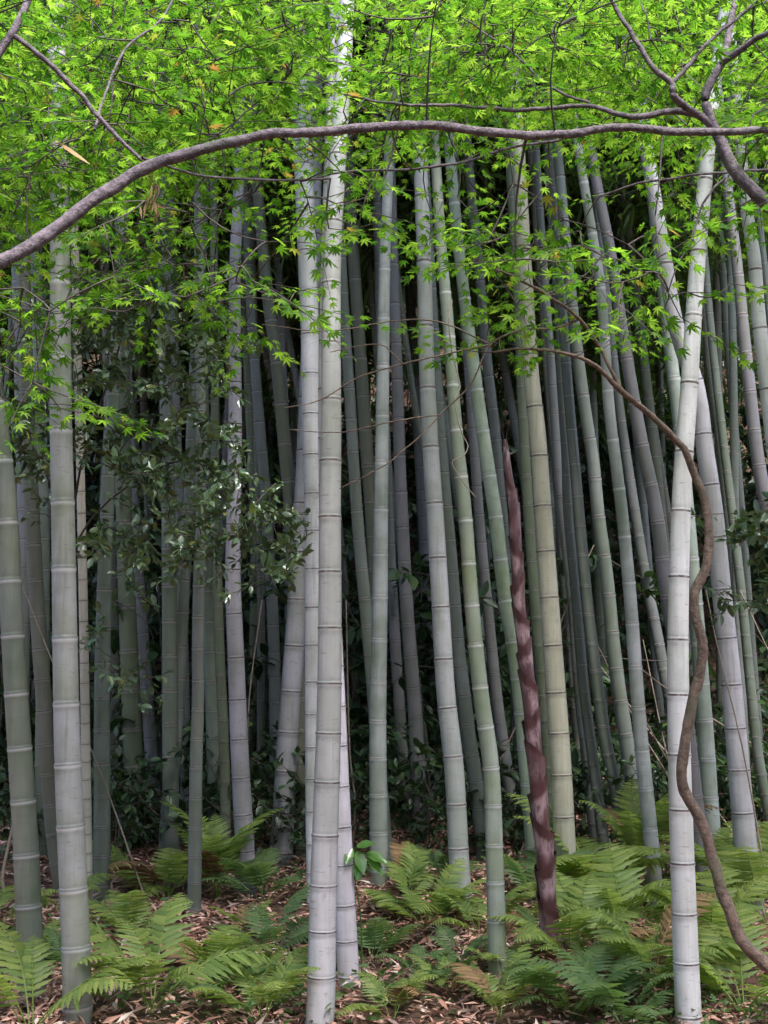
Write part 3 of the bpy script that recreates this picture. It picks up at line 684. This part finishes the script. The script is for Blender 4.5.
    for (cx_, cy_, n_, s_) in ((30, 330, 12, 35), (20, 400, 6, 25), (275, 300, 7, 22), (130, 290, 12, 40), (200, 280, 10, 40), (640, 250, 8, 35), (690, 290, 3, 20), (470, 235, 10, 35), (350, 215, 8, 40), (560, 240, 10, 40), (620, 320, 3, 25)):
        for _ in range(n_): T.append(at(rg.normal(cx_, s_), rg.normal(cy_, s_ * .6), rg.uniform(3.6, 5.0)))
    T = np.array(T)
    NA, NB = np.array(nodesA), np.array(nodesB)
    da = np.array([np.linalg.norm(NA - t, axis=1).min() for t in T]); db = np.array([np.linalg.norm(NB - t, axis=1).min() for t in T])
    for name, lab, nodes, sel, trunk, br, base in (('maple_tree', 'maple with a long mauve brown limb arching across the top of the picture', nodesA, da <= db, ta, tbr, gA),
                                                  ('maple_tree', 'maple reaching in from the upper right with dark forked branches', nodesB, da > db, tB_, tBb, gB)):
        tw = Tubes(); P = T[sel]; D, keep = greedy(nodes, P, tw); P, D = P[keep], D[keep]
        V, Fc, sp = spray_leaves(P, D, rg)
        for p, d, L in sp:
            t = np.linspace(0, 1, 4)[:, None]; tw.add(p + d * L * t + np.array([0, 0, -.10 * L]) * t * t, np.linspace(.0022, .001, 4), 3)
        o = thing(name, lab, 'tree', base, 'maples in front of the bamboo')
        trunk.build('trunk', M_BARK, o, base); br.build('branch', M_BARK, o, base); tw.build('twigs', M_TWIG, o, base)
        link('crown', mesh_np('crown', V - base, Fc, [M_MAPLE]), o)
    # slender crooked maple at the right
    tc, tbc = Tubes(), Tubes()
    stem = [(826,1042,5.45,17),(790,990,5.4,16),(768,966,5.4,15),(745,945,5.4,14.5),(727,905,5.4,14),(713,860,5.4,13),(700,820,5.4,13),(683,787,5.38,12.5),(682,760,5.36,12.5),(690,715,5.34,12.5),(700,672,5.32,12),(703,645,5.3,12),(695,612,5.3,11.5),(695,592,5.3,11),(705,570,5.3,11),(709,535,5.3,10.5),(704,500,5.3,9.5),(692,468,5.28,9),(684,448,5.25,8)]
    nC = list(limb(tc, stem, 10, 8, .06))
    b1 = [(684,448,5.25,8),(655,419,5.2,7),(622,391,5.1,6.5),(595,366,5.0,5),(569,354,4.9,4),(532,349,4.8,3),(490,352,4.8,2)]
    b2 = [(622,391,5.1,5),(607,362,5.1,4.5),(599,346,5.1,4.5),(579,319,5.0,4),(545,294,4.9,3.5),(512,276,4.8,3),(480,262,4.8,2)]
    b3 = [(579,319,5.0,3),(560,327,5.0,2.5),(520,330,4.9,2.5),(490,345,4.9,2),(470,385,4.9,2),(440,415,4.9,1.8),(418,438,4.9,1.5)]
    more = ([(490,345,4.9,2),(403,364,4.9,1.9),(356,379,4.9,1.7),(316,402,4.9,1.4),(285,408,4.9,1)], [(490,344,4.9,2),(440,322,4.9,1.8),(400,320,4.9,1.5),(330,331,4.9,1.3),(262,325,4.9,1)],
            [(440,415,4.9,1.8),(400,420,4.9,1.6),(340,432,4.9,1.3),(290,430,4.9,1)], [(420,437,4.9,1.6),(385,465,4.9,1.4),(340,488,4.9,1)], [(403,364,4.9,1.5),(380,345,4.9,1.3),(330,352,4.9,1)])
    for q in more: limb(tbc, q, 4, 8)
    for q in (b1, b2, b3): nC += list(limb(tbc, q, 6, 8))
    T = np.array([at(rg.normal(cx_, sx), rg.normal(cy_, sy), rg.uniform(4.6, 5.3)) for cx_, cy_, n_, sx, sy in ((530, 290, 16, 30, 22), (480, 320, 7, 20, 18), (590, 300, 8, 30, 25), (545, 350, 6, 25, 10), (500, 260, 10, 30, 20)) for _ in range(n_)])
    tw = Tubes(); D, keep = greedy(nC[150:], T, tw, .0025); V, Fc, sp = spray_leaves(T[keep], D[keep], rg, (6, 11), (.15, .3), (.035, .055))
    base = at(826, 1042, 5.45); base[2] = gh(base[0], base[1])
    o = thing('maple_tree', 'slender crooked brown maple stem winding up in front of the thick white bamboo', 'tree', base, 'maples in front of the bamboo')
    tc.build('trunk', M_BARK2, o, base); tbc.build('branch', M_BARK2, o, base); tw.build('twigs', M_TWIG, o, base)
    link('crown', mesh_np('crown', V - base, Fc, [M_MAPLE]), o)
make_maples()

# ------------------------------------------------------------------ leafy shrubs
OV = [(0, 0, 0), (.2, .22, .05), (.26, .5, .06), (.15, .8, .03), (0, 1.0, -.08), (-.15, .8, .03), (-.26, .5, .06), (-.2, .22, .05), (0, .5, 0)]
OF = [(8, 0, 1), (8, 1, 2), (8, 2, 3), (8, 3, 4), (8, 4, 5), (8, 5, 6), (8, 6, 7), (8, 7, 0)]

def shrub(name, label, base, stems, clusters, mat, size, group=None, per=(7, 12), twig=.003, tw_mat=None, seed=0, droop=.2, cat='shrub', maxd=1.3):
    """clusters: (centre, spread xyz, number of twig ends)"""
    rg = np.random.default_rng(900 + seed)
    st = Tubes(); nodes = []
    for P, r in stems:
        C = catmull(P, 18); C += rg.normal(0, .006, C.shape) * np.linspace(0, 1, 18)[:, None]
        st.add(C, np.linspace(r, r * .35, 18), 7); nodes += list(C[4:])
    T = np.concatenate([np.asarray(c) + rg.normal(0, 1, (n, 3)) * np.asarray(s) for c, s, n in clusters])
    T = T[T[:, 2] > gh(T[:, 0], T[:, 1]) + .05]
    tw = Tubes(); D, keep = greedy(nodes, T, tw, twig, .08, maxd); T, D = T[keep], D[keep]
    P, Dd, Nn = [], [], []
    for t, d in zip(T, D):
        m = int(rg.integers(*per))
        for k in range(m):
            dd = unit(d * .5 + rg.normal(0, .7, 3) + np.array([0, 0, -droop]))
            P.append(t - d * rg.uniform(0, .12) + dd * .01); Dd.append(dd); Nn.append(np.array([0, 0, 1.]) + rg.normal(0, .45, 3))
    V, Fc = batch(OV, OF, rots(np.array(Dd), np.array(Nn)), np.array(P), rg.uniform(*size, len(P)))
    o = thing(name, label, cat, base, group)
    st.build('stem', tw_mat or M_TWIG, o, base); tw.build('twigs', tw_mat or M_TWIG, o, base)
    link('foliage', mesh_np('foliage', V - base, Fc, [mat], None, True), o)
    return o

def gpt(x, y): return np.array([x, y, float(gh(x, y))])

# glossy evergreen between the left bamboos
b = ground_hit(73, 930); b[2] = gh(b[0], b[1]); Ys = b[1]
shrub('evergreen_shrub', 'tall glossy dark evergreen shrub spreading between the left bamboos', b,
      [([b, at(66, 700, Ys), at(64, 560, Ys), at(90, 440, 6.8), at(125, 330, 6.7)], .014), ([at(64, 560, Ys), at(110, 500, 6.9), at(190, 460, 6.8), at(260, 510, 6.7)], .007), ([at(64, 540, Ys), at(45, 470, 6.6), at(15, 400, 6.5)], .007),
       ([at(100, 420, 6.8), at(160, 390, 6.8), at(215, 360, 6.7)], .006), ([at(66, 640, Ys), at(100, 650, 7.0), at(135, 675, 7.0)], .004)],
      [(at(x, y, Y), (s * .9, .28, s), int(n * 1.8)) for x, y, Y, s, n in ((150,290,6.5,.22,18),(70,300,6.5,.2,14),(120,330,6.6,.22,34),(165,390,6.6,.22,34),(200,330,6.7,.18,22),(190,470,6.6,.2,28),(140,470,6.7,.2,18),(235,500,6.6,.16,18),(275,520,6.6,.12,14),(285,575,6.6,.06,7),
        (190,545,6.5,.14,22),(130,540,6.6,.16,12),(30,400,6.4,.2,20),(20,460,6.4,.14,14),(90,420,6.7,.2,16),(80,330,6.6,.2,18),(150,280,6.6,.25,24),(110,560,6.6,.12,8),(230,440,6.7,.14,10),(135,680,7.0,.10,6),(90,640,6.9,.06,3))],
      M_CAMELLIA, (.04, .068), per=(7, 12), seed=1, maxd=2)
b = gpt(2.35, 6.7)
shrub('evergreen_shrub', 'glossy green shrub poking in from the right edge halfway up', b, [([b, b + [-.05, 0, .8], at(790, 560, 6.7), at(765, 545, 6.6)], .014)],
      [(at(765, 540, 6.6), (.09, .12, .12), 22), (at(745, 525, 6.6), (.06, .08, .05), 8), (at(760, 590, 6.6), (.07, .1, .08), 10), (at(790, 560, 6.6), (.12, .12, .2), 16), (at(722, 605, 6.6), (.04, .05, .05), 4)], M_CAMELLIA, (.045, .075), seed=2, maxd=2)
# broad leaved shrubs on the floor of the grove
for i, (px, py, h, w, n, lab) in enumerate((
        (425, 845, .75, .34, 46, 'dark broad leaved shrub between the chalky upright bamboo and the smooth grey one'),
        (300, 835, .6, .3, 30, 'low dark shrub behind the foot of the thickest white bamboo'),
        (125, 850, .7, .3, 34, 'dark shrub with a yellowish leaf behind the left fern clump'),
        (20, 855, .6, .32, 30, 'dim shrub in the lower left between thick bamboos'),
        (745, 830, .8, .3, 34, 'green shrub standing behind the right corner ferns'),
        (610, 850, .5, .3, 22, 'low dark shrub behind the right fern clump'),
        (225, 850, .5, .25, 22, 'low dark shrub behind the foot of the grey shrub bamboo'))):
    b = ground_hit(px, py)
    b[2] = gh(b[0], b[1])
    shrub('broadleaf_shrub', lab, b, [([b, b + [.04, 0, h * .5], b + [w * a, .05, h]], .009) for a in (-.7, 0, .7)],
          [(b + [0, 0, h * .75], (w, w * .7, h * .3), n)], M_SHRUB if i != 4 else M_WEED, (.07, .12), 'broad leaved shrubs under the bamboo', (5, 9), .003, seed=10 + i)
# low undergrowth among the far feet
for i in range(26):
    px = 10 + 760 * (i + random.uniform(.1, .9)) / 26; Y = random.uniform(8.9, 10.8); b = gpt(at(px, 800, Y)[0], Y); h = random.uniform(.4, .8); w = random.uniform(.22, .36)
    shrub('broadleaf_shrub', 'dim low leafy shrub among the feet of the far bamboos', b, [([b, b + [.02, 0, h * .5], b + [w * a, .05, h]], .006) for a in (-.6, .6)],
          [(b + [0, 0, h * .6], (w, w * .7, h * .38), 34)], M_SHRUB, (.05, .10), 'low shrubs among the far bamboo feet', (5, 9), .003, seed=200 + i)
# shrubs on the dark slope behind
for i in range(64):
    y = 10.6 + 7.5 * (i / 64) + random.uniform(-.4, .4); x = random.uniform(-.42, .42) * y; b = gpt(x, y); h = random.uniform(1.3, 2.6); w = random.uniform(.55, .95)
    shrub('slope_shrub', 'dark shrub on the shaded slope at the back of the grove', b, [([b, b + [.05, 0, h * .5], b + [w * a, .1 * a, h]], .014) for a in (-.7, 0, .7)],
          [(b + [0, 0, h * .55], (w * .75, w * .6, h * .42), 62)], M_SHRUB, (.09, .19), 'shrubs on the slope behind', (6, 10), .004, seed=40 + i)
def wood(name, label, n, fn, size, seed):
    rg = np.random.default_rng(seed); P = fn(rg, n)
    D = unit(rg.normal(0, 1, P.shape) + [0, 0, -.3]); Nn = rg.normal(0, .6, P.shape) + [0, 0, 1]
    LV, LF = batch(OV, OF, rots(D, Nn), P, rg.uniform(*size, len(P)))
    tag(link(name, mesh_np(name, LV, LF, [M_SHRUB], None, True)), label, 'wood', kind='stuff')
def f_back(rg, n):
    x = rg.uniform(-16, 16, n); y = rg.uniform(18.5, 26, n); c = rg.uniform(0, 1, n)
    z = gh(x, y) + (7.5 + 2 * np.sin(x * .9 + y) ) * c ** .8 + rg.normal(0, .3, n)
    return np.stack([x, y, z], -1)
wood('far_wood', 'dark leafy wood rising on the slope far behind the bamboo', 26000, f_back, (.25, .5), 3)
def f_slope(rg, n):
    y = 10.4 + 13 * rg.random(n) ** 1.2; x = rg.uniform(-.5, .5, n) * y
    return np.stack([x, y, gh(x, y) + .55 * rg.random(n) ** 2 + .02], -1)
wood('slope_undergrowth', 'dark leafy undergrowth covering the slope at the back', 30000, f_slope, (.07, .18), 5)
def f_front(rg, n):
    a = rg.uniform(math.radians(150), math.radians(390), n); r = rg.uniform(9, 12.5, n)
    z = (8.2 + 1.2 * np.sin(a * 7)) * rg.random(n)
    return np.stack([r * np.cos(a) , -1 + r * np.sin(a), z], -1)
wood('sky_block_leaves', 'unseen leaf screen added behind the camera to block low sky', 16000, f_front, (.35, .7), 4)  # added out of view: leaf mass that keeps low sky light off the grove

# bright leaved sapling at the foot of the chalk white bamboo
b = ground_hit(352, 960); b = gpt(at(362, 900, 6.6)[0], 6.6)
sap = thing('sapling', 'small sapling with bright glossy drooping leaves right of the chalk white bamboo foot', 'sapling', b)
top = at(352, 850, 6.6)
tb = Tubes(); tb.add(catmull([b - [0, 0, .03], b + (top - b) * .5 + [.02, 0, 0], top, at(366, 848, 6.58)], 14), np.linspace(.006, .002, 14), 5); tb.build('stem', M_WEED, sap, b)
for (px, py, dx, dz, L) in ((352, 848, -.2, -.5, .10), (357, 850, .3, -.9, .13), (360, 858, -.1, -1, .12), (366, 852, .9, -.4, .13), (368, 858, .9, -.9, .12), (356, 846, .8, .15, .11), (350, 856, -.8, -.6, .08)):
    V, Fc = batch(OV, OF, rots(np.array([[dx, -.4, dz]]), np.array([[.2, -.8, .8]])), np.array([at(px, py, 6.55) - b]), [L])
    link('leaf', mesh_np('leaf', V, Fc, [M_BRIGHT], None, True), sap)

# ------------------------------------------------------------------ ferns
def make_frond(k, mat, curl=.5):
    """one arching frond from the origin along +Y, a metre long; each pinna has lobed edges"""
    rg = np.random.default_rng(300 + k)
    tb = Tubes(); s = np.linspace(0, 1, 24)
    rise = 1.12 + .15 * rg.normal()
    C = np.stack([.03 * np.sin(s * 3 + k), s * (1 - .12 * s), rise * s - (rise * .50 + curl * .42) * s ** 2], -1)
    tb.add(C, np.linspace(.0065, .0012, 24), 4)
    V, Fc = [np.concatenate(tb.V)], []
    Q = np.concatenate(tb.F); Fc.append(np.concatenate([Q[:, [0, 1, 2]], Q[Q[:, 2] != Q[:, 3]][:, [0, 2, 3]]])); nv = len(V[0])
    n = 17; T = np.gradient(C, axis=0); T = unit(T)
    for i in range(n):
        f = .20 + .79 * (i + .5) / n
        c = np.array([np.interp(f, s, C[:, q]) for q in range(3)]); t = np.array([np.interp(f, s, T[:, q]) for q in range(3)]); t = unit(t)
        L = .27 * (math.sin(min(1, (f - .13) / .30) * math.pi / 2)) * (1 - ((f - .2) / .82) ** 1.7) + .012
        up = unit(np.array([0, -t[2], t[1]]))
        for sd in (-1, 1):
            d = unit(np.array([sd, 0, 0]) + t * (.35 + .35 * f) + up * rg.normal(-.10, .10)); d2 = unit(np.cross(up, d)) * sd
            m = 8; wmax = L * .105 + .0065
            mids, ea, eb = [], [], []
            for q in range(m + 1):
                g = q / m; ctr = c + d * L * g - up * (.20 * L * g * g)
                wv = wmax * (1 - g ** 1.8) * ((1.0, .66)[q % 2]) * (.55 if q == 0 else 1) + (.0006 if q < m else 0)
                mids.append(ctr); ea.append(ctr + d2 * wv - up * wv * .3 + d * wv * .3); eb.append(ctr - d2 * wv - up * wv * .3 + d * wv * .3)
            V.append(np.array(mids + ea + eb)); o = nv; tris = []
            for q in range(m):
                a0, a1, b0, b1, c0, c1 = o + q, o + q + 1, o + m + 1 + q, o + m + 2 + q, o + 2 * m + 2 + q, o + 2 * m + 3 + q
                tris += [(a0, a1, b1), (a0, b1, b0), (a1, a0, c0), (a1, c0, c1)]
            Fc.append(np.array(tris)); nv += 3 * (m + 1)
    return mesh_np('frond', np.concatenate(V), np.concatenate(Fc), [mat])
FROND = {'g': [make_frond(k, M_FERN, c) for k, c in enumerate((.25, .4, .55, .7))], 'd': [make_frond(k + 4, M_FERN2, c) for k, c in enumerate((.3, .5, .65))], 'w': [make_frond(8, M_FERN_DEAD, .9), make_frond(9, M_FERN_DEAD, .6)]}

def fern(label, px, py, size, n=8, kind='g', group='ferns on the grove floor', arc=(0, 360), steep=0.0, b=None):
    if b is None: b = ground_hit(px, py)
    b[2] = gh(b[0], b[1]) - .01
    o = thing('fern', label, 'fern', b, group)
    for i in range(n):
        a = math.radians(arc[0] + (arc[1] - arc[0]) * (i + random.uniform(.1, .9)) / n)
        f = link('frond', random.choice(FROND[kind] if random.random() > .05 else FROND['w']), o)
        s = size * 1.04 * random.uniform(.72, 1.12)
        f.scale = (s * random.uniform(.85, 1.1), s, s); f.rotation_euler = (random.uniform(.0, .42) + steep, random.uniform(-.25, .25), a - math.pi / 2)
    return o

for args in (
    ('large bright fern clump behind the litter foot bamboo on the left', 165, 905, .72, 10, 'g'),
    ('fern with one tall upright frond right of the slender litter foot bamboo', 218, 905, .70, 8, 'g', 'ferns on the grove floor', (0, 360), .35),
    ('spreading fern left of the slender litter foot bamboo', 132, 945, .48, 7, 'g'),
    ('low fern in front of the left clump, fronds reaching right', 205, 985, .5, 7, 'g'),
    ('fern at the bottom edge between the left thick bamboo and the middle', 150, 1012, .6, 7, 'g'),
    ('fern frond clump at the bottom left corner in front of the thick green bamboo', 30, 1034, .62, 6, 'g'),
    ('small fern between the two thick bamboos on the left', 52, 915, .42, 6, 'g'),
    ('small fern at the left edge under the dark green bamboo', -6, 930, .5, 6, 'g'),
    ('fern reaching right behind the thickest white bamboo', 265, 905, .5, 8, 'd'),
    ('fern close to the left side of the thickest white bamboo foot', 268, 960, .5, 7, 'd'),
    ('low fern at the bottom edge just left of the thickest white bamboo', 262, 1024, .45, 6, 'g'),
    ('dark fern at the foot of the chalk white bamboo', 372, 965, .45, 7, 'd'),
    ('tall fern behind and right of the sapling, fronds spreading right', 425, 930, .5, 9, 'g'),
    ('upright fern by the foot of the pale chalky bamboo', 408, 905, .42, 6, 'g', 'ferns on the grove floor', (20, 160), .3),
    ('fern in front of the smooth grey bamboo, touching the white ringed green one', 480, 940, .5, 7, 'g'),
    ('fern at the bottom edge right of the thickest white bamboo', 392, 1024, .4, 6, 'g'),
    ('dim low fern on the litter in the middle', 425, 985, .3, 5, 'd'),
    ('fern at the bottom right of the white ringed green bamboo foot', 500, 1022, .4, 6, 'g'),
    ('tallest fern clump right of the purple shoot', 600, 905, .80, 11, 'g'),
    ('bright fern clump with yellowish green fronds before the tallest one', 625, 950, .62, 9, 'g'),
    ('fern with upright fronds under the smooth dim green bamboo', 640, 880, .75, 7, 'g', 'ferns on the grove floor', (0, 360), .4),
    ('fern against the left side of the thick white bamboo foot on the right', 650, 990, .6, 9, 'g'),
    ('fern in front of the purple shoot foot', 575, 965, .6, 9, 'g'),
    ('shaded fern at the bottom edge below the purple shoot', 575, 1020, .55, 8, 'd'),
    ('fern between the thick white bamboo and the crooked brown stem', 712, 960, .6, 9, 'g'),
    ('fern clump behind the crooked brown stem', 715, 900, .65, 8, 'g'),
    ('fern at the right edge with long fronds reaching left', 768, 930, .75, 9, 'g'),
    ('fern in the bottom right corner, broad fronds at the edge', 745, 1020, .6, 9, 'g'),
    ('fern behind the right corner foot of the leaning pale bamboo', 765, 890, .6, 7, 'g'),
    ('fern at the bottom edge left of the thick white bamboo foot on the right', 628, 1035, .5, 7, 'd'),
    ('small fern behind the purple shoot', 530, 905, .5, 6, 'd'),
    ('dim fern far behind the smooth grey bamboo', 445, 885, .4, 6, 'd'),
):
    fern(*args)
for i in range(22):
    px, py = random.uniform(-20, 790), random.uniform(905, 1030)
    fern('small low fern growing out of the brown litter', px, py, random.uniform(.22, .36), 5, random.choice('gd'), 'small ferns scattered over the litter')
fern('withered brown fern frond beside the foot of the pale chalky bamboo', 404, 893, .36, 3, 'w', 'ferns on the grove floor', (40, 130), .5)

# ------------------------------------------------------------------ litter, weeds, sticks
def scatter(n, x0, x1, y0, y1, rg, dens):
    X = rg.uniform(x0, x1, n * 3); Yv = y0 + (y1 - y0) * rg.random(n * 3) ** 1.35
    k = rg.random(n * 3) < dens(X, Yv)
    return X[k][:n], Yv[k][:n]
rg = np.random.default_rng(21)
def dn(x, y): return .30 + .7 * np.clip(.5 + np.sin(2.1 * x + .8) * np.sin(2.6 * y + 1.7 * x) + .3 * np.sin(6 * x + 5 * y), 0, 1)
x, y = scatter(110000, -4.6, 4.6, 4.6, 12.5, rg, dn)
P = np.stack([x, y, gh(x, y) + rg.uniform(.004, .05, len(x))], -1)
a = rg.uniform(0, 2 * math.pi, len(x)); D = np.stack([np.cos(a), np.sin(a), rg.normal(0, .35, len(x))], -1); Nn = rg.normal(0, .45, D.shape) + [0, 0, 1]
V, Fc = lance(1, .12)
LV, LF = batch(V, Fc, rots(D, Nn), P, .028 + .085 * rg.random(len(x)) ** 1.8)
tag(link('leaf_litter', mesh_np('leaf_litter', LV, LF, [M_LITTER])), 'pinkish brown fallen bamboo leaves on the grove floor', 'leaf litter', kind='stuff')
def dw(x, y): return np.clip(-.15 + .9 * np.sin(1.7 * x + 2.2) * np.sin(2.2 * y - 1.1 * x) + .35 * np.sin(5 * x - 4 * y), 0, 1)
x, y = scatter(16000, -4.6, 4.6, 4.8, 12, rg, dw)
P = np.stack([x, y, gh(x, y) + rg.uniform(.01, .13, len(x))], -1)
a = rg.uniform(0, 2 * math.pi, len(x)); D = np.stack([np.cos(a), np.sin(a), rg.normal(.1, .4, len(x))], -1); Nn = rg.normal(0, .45, D.shape) + [0, 0, 1]
LV, LF = batch(OV, OF, rots(D, Nn), P, rg.uniform(.025, .06, len(x)))
tag(link('ground_cover', mesh_np('ground_cover', LV, LF, [M_WEED])), 'small green weeds growing through the litter', 'ground cover', kind='stuff')

for (p0, p1, Y0, Y1, w, lab) in (
    ((590, 630), (640, 730), 9.6, 9.8, 2.2, 'thin pale dead stem slanting down right of the shaded bamboos'),
    ((592, 655), (660, 745), 9.9, 9.7, 2.0, 'second thin dead stem crossing below the first pale one'),
    ((640, 668), (668, 690), 9.2, 9.4, 2.4, 'short reddish dead twig by the thick white bamboo on the right'),
    ((643, 640), (668, 760), 9.5, 9.4, 2.0, 'thin brown dead stem hanging left of the thick white bamboo on the right'),
    ((645, 720), (690, 800), 9.0, 9.2, 2.2, 'pale dead stem low behind the thick white bamboo on the right'),
    ((706, 590), (716, 640), 7.6, 7.6, 2.0, 'pale twig slanting beside the crooked stem'),
    ((740, 590), (768, 650), 9.0, 9.0, 2.2, 'curved dead twig near the right edge'),
    ((346, 600), (350, 760), 9.4, 9.4, 2.2, 'upright brown dead stem right of the thickest white bamboo'),
    ((20, 580), (60, 680), 8.0, 8.0, 1.8, 'thin dead twig slanting between the left thick bamboos'),
    ((2, 880), (14, 820), 7.6, 7.6, 4.0, 'brown dead stem leaning at the lower left edge'),
    ((580, 575), (594, 545), 9.6, 9.6, 2.0, 'short pale twig sticking up left of the grey green leaning bamboo'),
    ((250, 690), (262, 600), 9.4, 9.4, 2.0, 'pale broken twig in the gap right of the grey shrub bamboo')):
    a, c = at(*p0, Y0), at(*p1, Y1); lo, hi = (a, c) if a[2] < c[2] else (c, a)
    d = (lo - hi) / max(.05, hi[2] - lo[2]); g = float(gh(lo[0], lo[1]))
    foot = lo + d * min(2.0, max(0, lo[2] - g)); foot[2] = float(gh(foot[0], foot[1])) - .02
    tb = Tubes(); r = w / 2 * Y0 / F
    tb.add(catmull([foot, lo + (foot - lo) * .4 + [.03, 0, 0], lo, hi], 14), np.linspace(r * 1.1, r * .6, 14), 5)
    o = tb.build('dead_stick', M_DEAD, None, foot); o.location = foot; tag(o, lab, 'dead stem', 'dead stems in the grove')

# cast off sheath caught in the maple twigs, and a hanging bunch of dead leaves
c = at(54, 139, 3.75); e = at(90, 164, 3.7); t = np.linspace(0, 1, 6)[:, None]
ctr = c + (e - c) * t; sd = np.array([.5, 0, 1.0]) * .006 * np.sin(t * 2.8 + .2)
M_TAN = bark_mat('tan_sheath', (0.20, 0.11, 0.04), (0.28, 0.16, 0.07), (0.15, 0.09, 0.04), 20)
o = link('dry_sheath', mesh_np('dry_sheath', np.concatenate([ctr - sd, ctr + sd + [0, .006, 0]]) - c, [(k, k + 1, k + 7, k + 6) for k in range(5)], [M_TAN], None, True), None, c)
tag(o, 'tan dry sheath caught in the maple leaves at upper left', 'dry sheath')
Yv = ground_hit(498, 976)[1] - .10
vp = np.array([at(x, y, Yv - dy) for x, y, dy in ((452,300,0),(449,322,.02),(452,350,0),(457,372,0),(460,388,.0),(455,399,.03),(458,420,.02),(463,436,0),(468,446,0),(463,456,.03),(452,462,.03),(462,480,.0),(476,498,-.02))])
tb = Tubes(); tb.add(catmull(vp, 60), np.linspace(.004, .0025, 60), 6)
o = tb.build('vine', M_DEAD, None, vp[0]); o.location = vp[0]; tag(o, 'thin pale vine curling round the upper part of the white ringed green bamboo', 'vine')
c = at(154, 178, 3.75); n = 34
Pq = c + rg.normal(0, 1, (n, 3)) * [.014, .02, .045] + [0, 0, -.05]
LV, LF = batch(*lance(1, .09), rots(unit(rg.normal(0, .3, (n, 3)) + [0, 0, -1]), rg.normal(0, 1, (n, 3))), Pq - c, rg.uniform(.025, .06, n))
tag(link('dead_leaf_bunch', mesh_np('dead_leaf_bunch', LV, LF, [M_FERN_DEAD]), None, c), 'bunch of withered brown leaves hanging under the long maple limb', 'dead leaves')

# ------------------------------------------------------------------ light, sky, camera
SUN_EL, SUN_AZ = math.radians(60), math.radians(156)      # azimuth clockwise from +Y: behind the camera, to its right
w = bpy.data.worlds.new('World'); sc.world = w; w.use_nodes = True
nt = w.node_tree; nt.nodes.clear()
sky = nt.nodes.new('ShaderNodeTexSky'); sky.sky_type = 'NISHITA'; sky.sun_disc = False
sky.sun_elevation = SUN_EL; sky.sun_rotation = SUN_AZ; sky.air_density = 0.95; sky.dust_density = 2.0; sky.ozone_density = 1.0
bg = nt.nodes.new('ShaderNodeBackground'); bg.inputs[1].default_value = 0.10
wo = nt.nodes.new('ShaderNodeOutputWorld'); nt.links.new(sky.outputs[0], bg.inputs[0]); nt.links.new(bg.outputs[0], wo.inputs[0])
ld = bpy.data.lights.new('sun', 'SUN'); ld.energy = 1.5; ld.angle = math.radians(12); ld.color = (1, .98, .985)
lo = bpy.data.objects.new('sun', ld); COL.objects.link(lo)
dv = Vector((math.sin(SUN_AZ) * math.cos(SUN_EL), math.cos(SUN_AZ) * math.cos(SUN_EL), math.sin(SUN_EL)))
lo.rotation_euler = dv.to_track_quat('Z', 'Y').to_euler(); lo.location = dv * 30

cd = bpy.data.cameras.new('camera'); cam = bpy.data.objects.new('camera', cd); COL.objects.link(cam)
cam.location = (0, 0, CAMZ); cam.rotation_euler = (math.pi / 2 + PITCH, 0, 0)
cd.sensor_fit = 'VERTICAL'; cd.angle = VFOV; cd.sensor_height = 24; cd.lens = 12 / math.tan(VFOV / 2)
cd.clip_start = .05; cd.clip_end = 2000
sc.camera = cam

sc.render.resolution_x, sc.render.resolution_y = W, H
vs = sc.view_settings; vs.view_transform = 'Standard'; vs.look = 'None'; vs.gamma = 1; vs.exposure = 2.8; vs.use_curve_mapping = False
sc.render.engine = 'CYCLES'
cy = sc.cycles; cy.max_bounces = 6; cy.diffuse_bounces = 4; cy.glossy_bounces = 2; cy.transmission_bounces = 4; cy.transparent_max_bounces = 4
cy.use_denoising = True; cy.sample_clamp_indirect = 6; cy.caustics_reflective = False; cy.caustics_refractive = False
